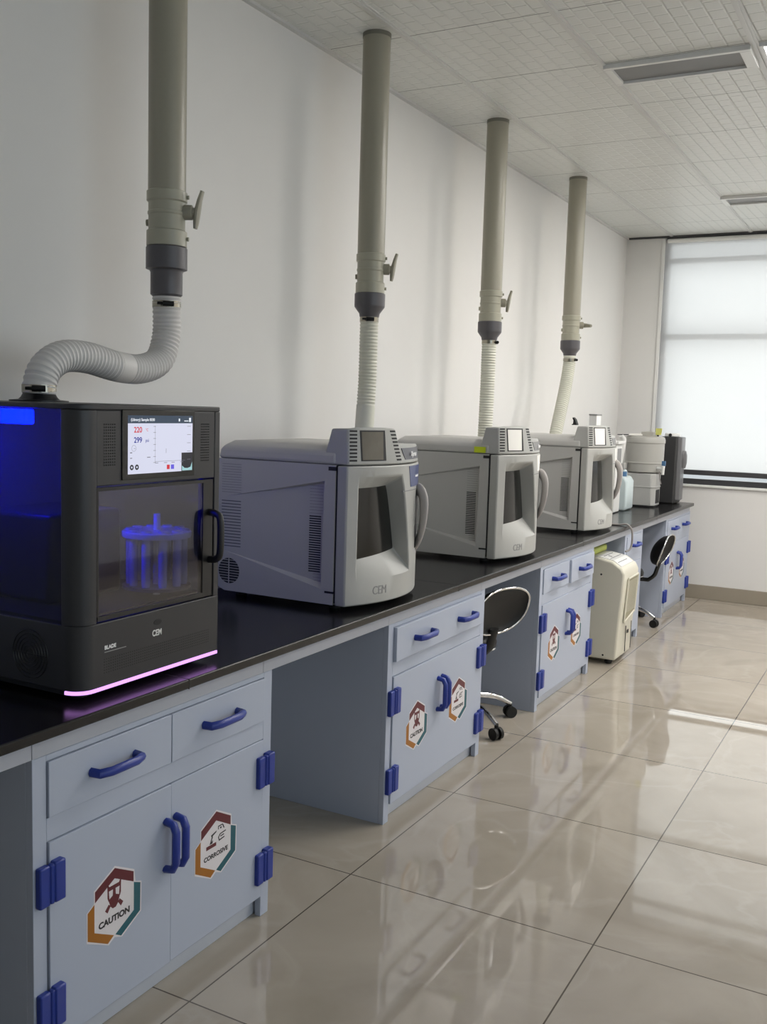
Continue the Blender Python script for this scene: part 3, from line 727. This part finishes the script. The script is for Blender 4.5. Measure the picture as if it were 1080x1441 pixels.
    def ig(y, z):
        u = (y-oL(z))/(oR(z)-oL(z)); w = min(1, max(0, (z-Z0)/(Z1-Z0)))
        zz = .984 + w*(1.224-.984) + .010*(u-.3)*(1-w); l = .062-.006*(1-w); rr = .262+.068*((1-w)**.8)
        return (gx + .012*math.sin(PI*u), l+(rr-l)*u, zz)
    inner = [[bm.verts.new(ig(v.co.y, v.co.z)) for v in row] for row in grid]
    per = [(0, i) for i in range(nyi)] + [(k, nyi) for k in range(nz)] + [(nz, i) for i in range(nyi, 0, -1)] + [(k, 0) for k in range(nz, 0, -1)]
    for (a0, b0), (a1, b1) in zip(per, per[1:]+per[:1]): bm.faces.new((grid[a0][b0], grid[a1][b1], inner[a1][b1], inner[a0][b0]))
    # back and sides
    back = []
    edge = [(0., z) for z in [zd0]+zs+[zd1]]
    xg = .579
    loop = bot + [right[k][-1] for k in range(nz+1)] + top[::-1] + [left[k][0] for k in range(nz, -1, -1)]
    bk = [bm.verts.new((xg, v.co.y, v.co.z)) for v in loop]
    for i in range(len(loop)): bm.faces.new((loop[i], loop[(i+1) % len(loop)], bk[(i+1) % len(loop)], bk[i]))
    bm.faces.new(bk)
    grid_i = [[v.co.copy() for v in row] for row in inner]
    door = obj('door', bm, M['mwface'], t, bevel=.005, seg=2)
    bm = B(); G = [[bm.verts.new(p+Vector((.0005, 0, 0))) for p in row] for row in grid_i]
    for p, q in zip(G, G[1:]):
        for i in range(len(p)-1): bm.faces.new((p[i], p[i+1], q[i+1], q[i]))
    ret = bmesh.ops.extrude_face_region(bm, geom=bm.faces[:]); bmesh.ops.translate(bm, verts=[v for v in ret['geom'] if isinstance(v, bmesh.types.BMVert)], vec=(-.004, 0, 0))
    obj('door_glass', bm, M['glassdark'], door, smooth=40)
    # handle, a flattened bow
    hp = catmull([(.632, .462, 1.200), (.668, .446, 1.199), (.690, .436, 1.165), (.693, .434, 1.115), (.682, .442, 1.055), (.660, .458, 1.005), (.632, .480, .975)], 6)
    k = len(hp); obj('door_handle', tube(B(), hp, [.024-.012*(i/k) for i in range(k)], 14, flat=.62, flatdir=(1,0,0)), M['handle'], door, smooth=50)
    def patch(name, yb, yt, z0, z1, dx, m, parent, n=8, back=0.):
        """thin plate following the bowed front: yb, yt = (left, right) at bottom and top; back = setback at the top"""
        bm = B(); rows = []
        for (a, b), z, o in ((yb, z0, 0.), (yt, z1, 1.)):
            for d in (-.004, dx): rows.append([bm.verts.new((front_x(a+(b-a)*i/n, z)+d, a+(b-a)*i/n, z)) for i in range(n+1)])
        b0, f0, b1, f1 = rows
        for p, q in ((f0, f1), (f1, b1), (b1, b0), (b0, f0)):
            for i in range(n): bm.faces.new((p[i], p[i+1], q[i+1], q[i]))
        bm.faces.new((b0[0], f0[0], f1[0], b1[0])); bm.faces.new((b0[n], b1[n], f1[n], f0[n]))
        return obj(name, bm, M[m], parent, smooth=40)
    h0 = 1.3035; h1 = 1.430
    def front_x(y, z): return arc_x(y) if z < h0 else arc_x(y)-.002-.014*(z-h0)/(h1-h0)
    patch('handle_recess', (.425, .500), (.425, .500), .985, 1.200, .0012, 'slot', door)
    # door lettering and lower label panels
    me = text('maker_lettering', 'CEM', .042, .110, .857, 0, M['faint'], door, .0006, sx=.85)
    for v in me.data.vertices: v.co.x += arc_x(v.co.y) + .0003
    pn = patch('control_label', (.338, .497), (.318, .495), 1.218, 1.293, .0010, 'lcd', door)
    patch('label_print', (.395, .450), (.395, .450), 1.250, 1.257, .0016, 'white', pn, 3)
    patch('shelf_seam', (.268, .510), (.268, .510), 1.204, 1.207, .0006, 'faint', door)
    # hood: trapezoid tower at the left, low wing at the right
    bm = B()
    yl = [.004, .04, .09, .14, .19, .23, .266]; yh = [.012, .045, .085, .125, .165, .205, .232]
    lo = [(.516, .004, h0)] + [(arc_x(y)-.002, y, h0) for y in yl] + [(.516, .345, h0)]
    hi = [(.545, .012, h1-.006)] + [(arc_x(y)-.016, y, h1-(0 if 0 < i < 6 else .006)) for i, y in enumerate(yh)] + [(.545, .285, h1-.006)]
    hexa(bm, lo, hi); hood = obj('hood', bm, M['mwface'], t, bevel=.006)
    bm = B(); ym = [.240, .30, .36, .42, .48, .548]
    lo = [(.560, .300, h0)] + [(arc_x(y)-.002, y, h0) for y in ym] + [(.560, .548, h0)]
    hi = [(.560, .280, 1.376)] + [(front_x(y, 1.376)-.002, y, 1.376-.010*(i/5)) for i, y in enumerate(ym)] + [(.560, .540, 1.364)]
    hexa(bm, lo, hi); wing = obj('hood_wing', bm, M['mwface'], t, bevel=.005)
    patch('display_surround', (.053, .163), (.055, .166), 1.317, 1.420, .0008, 'slot', hood)
    patch('hood_display', (.058, .148), (.060, .156), 1.321, 1.415, .0016, 'hoodglass', hood)
    for (a0, a1, sl) in ((.010, .036, .008), (.226, .256, -.030)):
        for k in range(9):
            u = k/8; z = 1.316 + u*.098; q = sl*u
            patch('hood_vent', (a0+q, a1+q), (a0+q+sl*.06, a1+q+sl*.06), z, z+.0062, .0010, 'slot', hood, 3)
    sg = patch('sign_plate', (.288, .478), (.262, .470), 1.317, 1.358, .0006, 'signgrey', wing)
    me = text('sign_lettering', 'Xpress', .024, .330, 1.329, 0, M['white'], sg, .0004, off=.0006)
    for v in me.data.vertices: v.co.x += front_x(v.co.y, v.co.z) + .0012
    bm = B()
    for fx_ in (.14, .54):
        for fy in (.07, .48): lathe(bm, [(.020, TZ), (.018, zb+.004)], (fx_, fy, 0), 16)
    obj('foot', bm, M['rubber'], t, smooth=40)
    return t
m1 = microwave(); m2 = copy_tree(m1); m3 = copy_tree(m1)
for o, y, lab in ((m1, 2.812, 'nearest grey laboratory microwave with blank hood display, right of the black instrument'),
                  (m2, 4.143, 'grey laboratory microwave with a yellow sticker on its hood, second from the camera'),
                  (m3, 5.500, 'farthest grey laboratory microwave, small items standing on its hood')):
    o.location = (0, y, TZ); o['label'] = lab
bpy.context.view_layer.update()
for o in (m2, m3):      # white paper sits in their hood displays
    hd = kids(kids(o, 'hood')[0], 'hood_display')[0]; hd.data = hd.data.copy(); hd.data.materials[0] = M['paper']; hd['label'] = 'white hood display'
    cl = kids(kids(o, 'door')[0], 'control_label')[0]; cl.data = cl.data.copy(); cl.data.materials[0] = M['paper']
    sg = kids(kids(o, 'hood_wing')[0], 'sign_plate')[0]; sg.data = sg.data.copy(); sg.data.materials[0] = M['faint']
box(bm := B(), .500, .556, 4.1385, 4.1402, 1.307, 1.334); obj('sticker', bm, M['yellow'], m2, label='fluorescent yellow sticker')

# ------------------------------------------------------------------ things on the far end of the worktop
k = origin(obj('clip_stand', prism(B(), [(.497, 1.4295), (.527, 1.4295), (.527, 1.434), (.516, 1.462), (.504, 1.474), (.499, 1.470), (.506, 1.455), (.504, 1.436), (.497, 1.434)], 'y', 5.555, 5.590), M['rubber'], bevel=.001), (.515, 5.57, 1.4295))
tag(k, 'small black clip standing on the hood of the farthest microwave', 'clip')
t = thing('small_carton', 'small white carton standing on the hood of the farthest microwave', 'carton', (.60, 5.62, 1.43))
obj('carton_body', box(B(), .590, .634, 5.585, 5.675, 1.4305, 1.488), M['dish'], t, bevel=.002)
obj('carton_lid', box(B(), .588, .637, 5.582, 5.680, 1.488, 1.496), M['faint'], t, bevel=.002)

t = thing('white_controller', 'tall white device box between the farthest microwave and the milky canister', 'device', (.34, 6.86, TZ))
obj('housing', box(B(), .20, .428, 6.80, 6.955, TZ+.006, 1.288), M['dish'], t, bevel=.006)
obj('lid', box(B(), .19, .445, 6.79, 6.965, 1.290, 1.312), M['dish'], t, bevel=.004)
obj('base_trim', box(B(), .205, .425, 6.805, 6.95, TZ, TZ+.006), M['slot'], t)
obj('front_panel', box(B(), .428, .430, 6.83, 6.93, 1.12, 1.26), M['faint'], t)

t = thing('plastic_canister', 'milky white canister with a blue cap, left of the round water tank', 'canister', (.395, 7.15, TZ))
bm = B(); prism(bm, [(.340, TZ), (.437, TZ), (.447, TZ+.02), (.447, 1.015), (.428, 1.045), (.415, 1.052), (.365, 1.052), (.335, 1.03), (.328, TZ+.02)], 'y', 7.06, 7.26)
obj('canister_body', bm, M['bottle'], t, bevel=.014, seg=3)
obj('cap', lathe(B(), [(.024, 1.053), (.024, 1.082), (.020, 1.086)], (.40, 7.13, 0), 20), M['cap'], t, smooth=35)
obj('carry_handle', tube(B(), catmull([(.392, 7.16, 1.048), (.392, 7.18, 1.085), (.392, 7.22, 1.085), (.392, 7.24, 1.048)], 5), .009, 10), M['bottle'], t, smooth=50)

def water_tank():
    t = thing('water_tank_unit', 'round warm grey tank with side tap on a chamfered grey base', 'water tank', (.44, 7.60, TZ))
    cx, cy = .430, 7.60
    pl = [(.275, 7.47), (.523, 7.466), (.550, 7.50), (.550, 7.645), (.520, 7.72), (.275, 7.72)]
    bm = B(); prism(bm, pl, 'z', TZ+.012, 1.060); base = obj('base', bm, M['tankbase'], t, bevel=.006)
    bm = B(); prism(bm, [(x+(.004 if x > .45 else -.004), y+(-.004 if y < 7.55 else .004)) for x, y in pl], 'z', .955, .963); obj('base_band', bm, M['tankbase'], base, bevel=.002)
    bm = B(); prism(bm, [(.28, 7.475), (.515, 7.472), (.540, 7.505), (.540, 7.64), (.515, 7.715), (.28, 7.715)], 'z', TZ, TZ+.012); obj('base_foot', bm, M['slot'], base)
    obj('dark_window', box(B(), .5485, .5515, 7.515, 7.63, .835, .938), M['slot'], base)
    R0 = .146
    bm = B(); lathe(bm, [(R0-.012, 1.066), (R0-.004, 1.072), (R0-.002, 1.13), (R0+.002, 1.134), (R0+.002, 1.142), (R0-.002, 1.146), (R0-.001, 1.285), (R0+.003, 1.290), (R0+.003, 1.312), (R0-.004, 1.332), (R0-.03, 1.342)], (cx, cy, 0), 48, sx=1., sy=1.)
    obj('tank_body', bm, M['tank'], t, smooth=30)
    # tap at the right, bracket arm at the left
    q = Vector((.550, 7.52, 1.102)); bm = B()
    tube(bm, [q-Vector((.03,-.02,0)), q+Vector((.045, -.02, 0))], .013, 12); tube(bm, [q+Vector((.048, -.021, .02)), q+Vector((.048, -.021, -.045))], [.014, .010], 12)
    tap = obj('tap', bm, M['dish'], t, smooth=45)
    box(bm := B(), .587, .615, 7.492, 7.506, 1.124, 1.160); obj('tap_lever', bm, M['cap'], tap, bevel=.002)
    obj('tap_tube', tube(B(), catmull([(.573, 7.505, 1.08), (.577, 7.50, 1.03), (.590, 7.50, .985)], 6), .004, 8), M['cord'], tap, smooth=50)
    bm = B(); ar = [(.275, 7.44, 1.325), (.297, 7.43, 1.332), (.311, 7.43, 1.315), (.305, 7.43, 1.24), (.290, 7.43, 1.165), (.283, 7.43, 1.14)]
    tube(bm, ar, [.012, .016, .018, .020, .024, .026], 10, flat=.8, flatdir=(0,1,0)); arm = obj('bracket_arm', bm, M['dish'], t, smooth=50)
    bm = B(); box(bm, .262, .330, 7.425, 7.50, 1.085, 1.14); obj('arm_block', bm, M['tankbase'], arm, bevel=.008)
    return t
water_tank()
def sheet(name, y, z, x0, x1, dy, m, label, cat, th=.003, rot=0.):
    o = origin(obj(name, box(B(), x0, x1, y, y+dy, z, z+th), m, bevel=min(.0012, th*.3)), ((x0+x1)/2, y+dy/2, z)); o.rotation_euler.z = rot; return tag(o, label, cat)
o = sheet('paper_sheaf', 7.50, 1.3425, .310, .410, .17, M['paper'], 'white paper sheaf lying on the left of the round tank', 'paper', .012, .2)
o = sheet('black_folder', 7.47, 1.3425, .262, .315, .16, M['slot'], 'flat black folder at the left rim of the round tank', 'folder', .006, -.25)
o = sheet('flat_carton', 7.52, 1.3425, .415, .505, .16, M['boxgrey'], 'flat grey carton lying on top of the round tank', 'carton', .030, .0)
t = thing('note_clip', 'yellow paper note standing upright in a clip on the round tank', 'note', (.545, 7.55, 1.342))
obj('clip_foot', box(B(), .528, .540, 7.545, 7.565, 1.3335, 1.352), M['darkmetal'], t, bevel=.001)
o = obj('note_paper', prism(B(), [(.515, 1.352), (.556, 1.352), (.563, 1.402), (.514, 1.402)], 'y', 7.553, 7.556), M['note'], t)

t = thing('instrument_tower', 'tall anthracite tower at the window end of the worktop, right of the round tank', 'instrument', (.52, 8.0, TZ))
bm = B(); prism(bm, [(.34, 7.915), (.590, 7.915), (.604, 7.925), (.618, 8.02), (.610, 8.11), (.57, 8.12), (.34, 8.12)], 'z', TZ+.008, 1.334); tw = obj('tower_body', bm, M['tower'], t, bevel=.004)
bm = B(); prism(bm, [(.604, 7.935), (.632, 7.950), (.638, 8.02), (.630, 8.095), (.604, 8.105)], 'z', TZ+.03, 1.332); obj('tower_front', bm, M['towerside'], t, bevel=.004)
obj('tower_foot', box(B(), .36, .59, 7.93, 8.10, TZ, TZ+.008), M['rubber'], t)
obj('front_bulge', lathe(B(), [(.001, 1.085), (.03, 1.09), (.04, 1.13), (.04, 1.19), (.028, 1.225), (.001, 1.23)], (.632, 8.02, 0), 20, sx=.8), M['towerside'], t, smooth=50)
t = thing('white_dish', 'low white plastic dish on top of the anthracite tower', 'dish', (.545, 8.0, 1.334))
obj('dish_body', lathe(B(), [(.052, 1.3345), (.060, 1.338), (.058, 1.356), (.050, 1.362)], (.545, 8.0, 0), 28), M['dish'], t, smooth=30)
obj('dark_knob', lathe(B(), [(.013, 0), (.013, .006), (.008, .009)], (.540, 7.938, 1.348), 14, 'y'), M['rubber'], t, smooth=40)

# ------------------------------------------------------------------ dehumidifier and its companions
def dehumidifier():
    t = thing('dehumidifier', 'ivory floor dehumidifier pulled out from under the worktop', 'dehumidifier', (.62, 5.90, 0))
    ya, yb = 5.745, 6.085; xb, xf = .40, .782
    prof = [(xb, .032), (xf-.008, .032), (xf+.004, .25), (xf+.018, .46), (xf+.022, .555), (xf+.004, .590), (xf-.055, .628), (xf-.15, .645), (xb+.03, .640), (xb, .60)]
    bm = B(); prism(bm, prof, 'y', ya, yb); body = obj('housing', bm, M['ivory'], t, bevel=.012, seg=3)
    # flush framed intake in the front; darker colour imitates the shade of a recess
    def fx(z): return xf-.001+(z-.03)*.056
    bm = B(); hexa(bm, [(fx(.255)-.02, ya+.09, .262), (fx(.255)+.0012, ya+.09, .262), (fx(.285)+.0012, yb-.035, .30), (fx(.285)-.02, yb-.035, .30)], [(fx(.5)-.02, ya+.09, .515), (fx(.5)+.0012, ya+.09, .515), (fx(.5)+.0012, yb-.035, .52), (fx(.5)-.02, yb-.035, .52)])
    g = obj('intake_grille', bm, M['ivorydark'], t)
    bm = B()
    loop = [(ya+.084, .254), (yb-.030, .292), (yb-.030, .526), (ya+.084, .521)]
    for (p, z), (q, w) in zip(loop, loop[1:]+loop[:1]): tube(bm, [(fx(z)+.001, p, z), (fx(w)+.001, q, w)], .006, 8)
    obj('intake_frame', bm, M['ivory'], g, smooth=50)
    bm = B()
    for i in range(14):
        y = ya+.105+i*.0148; hexa(bm, [(fx(.31)+.001, y, .31), (fx(.31)+.002, y, .31), (fx(.31)+.002, y+.0045, .31), (fx(.31)+.001, y+.0045, .31)], [(fx(.5)+.001, y, .505), (fx(.5)+.002, y, .505), (fx(.5)+.002, y+.0045, .505), (fx(.5)+.001, y+.0045, .505)])
    obj('grille_rib', bm, M['ivory'], g)
    bm = B(); box(bm, fx(.15), fx(.15)+.004, ya+.155, ya+.160, .06, .22); box(bm, fx(.18), fx(.18)+.004, ya+.185, ya+.215, .17, .19); box(bm, fx(.17), fx(.17)+.003, yb-.06, yb-.055, .06, .23)
    obj('bucket_seam', bm, M['slot'], t)
    # control plate on the sloping top
    def top_z(x):
        for (x0, z0), (x1, z1) in zip(tops, tops[1:]):
            if x <= x1: return z0+(z1-z0)*(x-x0)/(x1-x0)
        return tops[-1][1]
    tops = [(xb+.03, .640), (xf-.15, .645), (xf-.055, .628), (xf+.004, .590)]
    def strip(bm, xs, y0, y1, o0, o1):
        lo = [(x, y0, top_z(x)+o0) for x in xs] + [(x, y0, top_z(x)+o1) for x in xs[::-1]]
        return hexa(bm, lo, [(x, y1, z) for x, _, z in lo])
    cp = obj('control_plate', strip(B(), [.612, .632, .68, .727, .755, .776], ya+.03, yb-.045, -.004, .0045), M['dish'], t)
    bm = B()
    for x0, x1, y0, y1 in ((.655, .659, ya+.07, yb-.08), (.700, .704, ya+.05, yb-.06), (.668, .690, ya+.12, ya+.135), (.748, .751, ya+.05, yb-.09)): strip(bm, [x0, x1], y0, y1, .004, .0055)
    obj('plate_print', bm, M['signgrey'], cp)
    bm = B()
    for x, z in ((.665, .545), (.50, .06), (.58, .058), (.70, .058)): lathe(bm, [(.006, -.001), (.006, .002)], (x, ya, z), 12, 'y')
    obj('screw', bm, M['darkmetal'], t)
    bm = B()
    for x in (.46, .72):
        for y in (ya+.06, yb-.06): lathe(bm, [(.02, 0), (.024, .012), (.018, .034)], (x, y, 0), 16)
    obj('castor', bm, M['rubber'], t, smooth=40)
dehumidifier()
o = obj('lime_tray', box(B(), .43, .60, 5.80, 6.08, .6465, .690), M['lime'], bevel=.012, seg=3); origin(o, (.50, 5.92, .6465)); tag(o, 'lime green tray lying on the back of the ivory dehumidifier', 'tray')
hp = catmull([(.60, 6.10, TZ+.006), (.66, 6.11, TZ+.006), (.705, 6.12, TZ+.010), (.735, 6.125, .785), (.742, 6.125, .74), (.742, 6.12, .69), (.735, 6.10, .660), (.722, 6.06, .652)], 8)
o = obj('power_cord', tube(B(), hp, .006, 10), M['cord'], smooth=50); tag(o, 'grey cord hanging over the worktop edge down to the dehumidifier', 'cord')

# ------------------------------------------------------------------ swivel stools
def stool():
    t = thing('swivel_stool', '', 'stool', (0, 0, 0), 'black swivel stools tucked under the worktop')
    bm = B(); lathe(bm, [(.001, .372), (.17, .374), (.195, .386), (.200, .405), (.190, .428), (.15, .440), (.001, .444)], (0,0,0), 40); obj('seat', bm, M['black'], t, smooth=50)
    bm = B(); n = 40; tube(bm, [(.197*math.cos(2*PI*i/n), .197*math.sin(2*PI*i/n), .384) for i in range(n+1)], .006, 8, caps=False); obj('seat_rim', bm, M['chrome'], t, smooth=50)
    obj('column', lathe(B(), [(.030, .09), (.030, .20), (.018, .205), (.018, .36), (.06, .372)], (0,0,0), 20), M['chrome'], t, smooth=35)
    obj('adjust_lever', tube(B(), [(0, .02, .355), (.03, .16, .35)], .006, 8), M['rubber'], t, smooth=40)
    # backrest: cushion bulging to the sitter, curved chrome rim, dished rear shell
    a, b = .172, .112; z0 = .588; xr = .275; tilt = .32
    def rim(th, s=1.):
        c_, s_ = math.cos(th), math.sin(th); v, w = a*s*math.copysign(abs(c_)**.85, c_), b*s*math.copysign(abs(s_)**(.65 if s_ > 0 else 1.), s_); return Vector((xr + .55*v*v + tilt*w, v, z0+w))
    def shell(depth, sgn, nr=8, nt=40):
        bm = B(); rings = []
        for i in range(1, nr+1):
            s = i/nr; ring = []
            for k in range(nt):
                p = rim(2*PI*k/nt, s); p.x += sgn*depth*math.sqrt(max(0, 1-s*s)); ring.append(bm.verts.new(p))
            rings.append(ring)
        c = bm.verts.new((xr+sgn*depth, 0, z0))
        for k in range(nt): bm.faces.new((c, rings[0][k], rings[0][(k+1) % nt]))
        for p, q in zip(rings, rings[1:]):
            for k in range(nt): bm.faces.new((p[k], q[k], q[(k+1) % nt], p[(k+1) % nt]))
        return bm, rings[-1]
    bm, _ = shell(.085, -1); obj('backrest_cushion', bm, M['black'], t, smooth=60)
    bm, _ = shell(.030, -1); obj('backrest_shell', bm, M['darkgrey'], t, smooth=60)
    bm = B(); tube(bm, [rim(2*PI*i/48) for i in range(49)], .006, 8, caps=False); obj('backrest_rim', bm, M['chrome'], t, smooth=50)
    bm = B(); tube(bm, catmull([(xr-.03, 0, .50), (xr-.045, 0, .45), (xr-.06, 0, .405), (xr-.095, 0, .372), (.16, 0, .366), (.03, 0, .366)], 5), .014, 10, flat=2., flatdir=(0,1,0)); obj('back_bracket', bm, M['rubber'], t, smooth=50)
    for k in range(5):
        an = 2*PI*k/5 - .12; d = Vector((math.cos(an), math.sin(an), 0))
        lg = obj('base_leg', tube(B(), catmull([d*.025+Vector((0,0,.115)), d*.12+Vector((0,0,.125)), d*.23+Vector((0,0,.108)), d*.308+Vector((0,0,.068))], 5), [.016]*5+[.015]*5+[.013]*6, 10), M['chrome'], t, smooth=50)
        e = d*.308; s = Vector((-d.y, d.x, 0)); bm = B()
        for o_ in (-.016, .016): tube(bm, [e+s*(o_-.008)+Vector((0,0,.028)), e+s*(o_+.008)+Vector((0,0,.028))], .028, 18)
        tube(bm, [e+Vector((0,0,.03)), e+Vector((0,0,.07))], .009, 8); obj('castor', bm, M['rubber'], lg, smooth=40)
    return t
s1 = stool(); s2 = copy_tree(s1)
s1.location = (.395, 4.245, 0); s1.rotation_euler.z = -.31; s1['label'] = 'black chrome-rimmed stool half hidden in the leg space below the second microwave'
s2.location = (.410, 7.02, 0);
for c in s2.children:
    if c.name.startswith(('seat', 'back', 'adjust')): c.location.z -= .035
    if c.name.startswith('back'): c.location.x += .065
for c in s1.children:      # the seat has swivelled on its base
    if c.name.startswith(('seat', 'back', 'adjust')): c.rotation_euler.z = -.03
s2['label'] = 'black chrome-rimmed stool sticking out right of the ivory dehumidifier'

# ------------------------------------------------------------------ light
def area(name, loc, rot, sx, sy, power, col):
    l = bpy.data.lights.new(name, 'AREA'); l.shape = 'RECTANGLE'; l.size = sx; l.size_y = sy; l.energy = power; l.color = col
    o = bpy.data.objects.new(name, l); COL.objects.link(o); o.location = loc; o.rotation_euler = rot; return o
# daylight outside the far window, plus an added source behind the unseen side window
area('daylight_far', ((WX0+WX1)/2, FY+.45, 1.95), (-PI/2, 0, 0), 5.2, 2.9, 74, (1., .975, .94))
area('added_daylight_right', (RX+.4, (VY0+VY1)/2, 1.85), (0, PI/2, 0), 2.4, 4.8, 62, (.78, .89, 1.))
w = bpy.data.worlds.new('sky'); SC.world = w; w.use_nodes = True
w.node_tree.nodes['Background'].inputs[0].default_value = (.96, .98, 1., 1); w.node_tree.nodes['Background'].inputs[1].default_value = .82

# ------------------------------------------------------------------ camera
cam = bpy.data.cameras.new('camera'); co = bpy.data.objects.new('camera', cam); COL.objects.link(co)
right = Vector((0.8776262588, 0.4784014460, 0.0300700228)); down = Vector((0.0769625696, -0.0787144717, -0.9939219259)); fwd = Vector((-0.4731267406, 0.8746062476, -0.1059008919))
Rm = Matrix((right, -down, -fwd)).transposed()
co.matrix_world = Matrix.Translation((2.28, 0, 1.5)) @ Rm.to_4x4()
cam.sensor_fit = 'VERTICAL'; cam.sensor_height = 36; cam.lens = 1386.8/1441*36; cam.clip_start = .02
SC.camera = co
SC.view_settings.view_transform = 'Standard'; SC.view_settings.look = 'None'; SC.view_settings.gamma = 1; SC.view_settings.use_curve_mapping = False
SC.view_settings.exposure = -.03
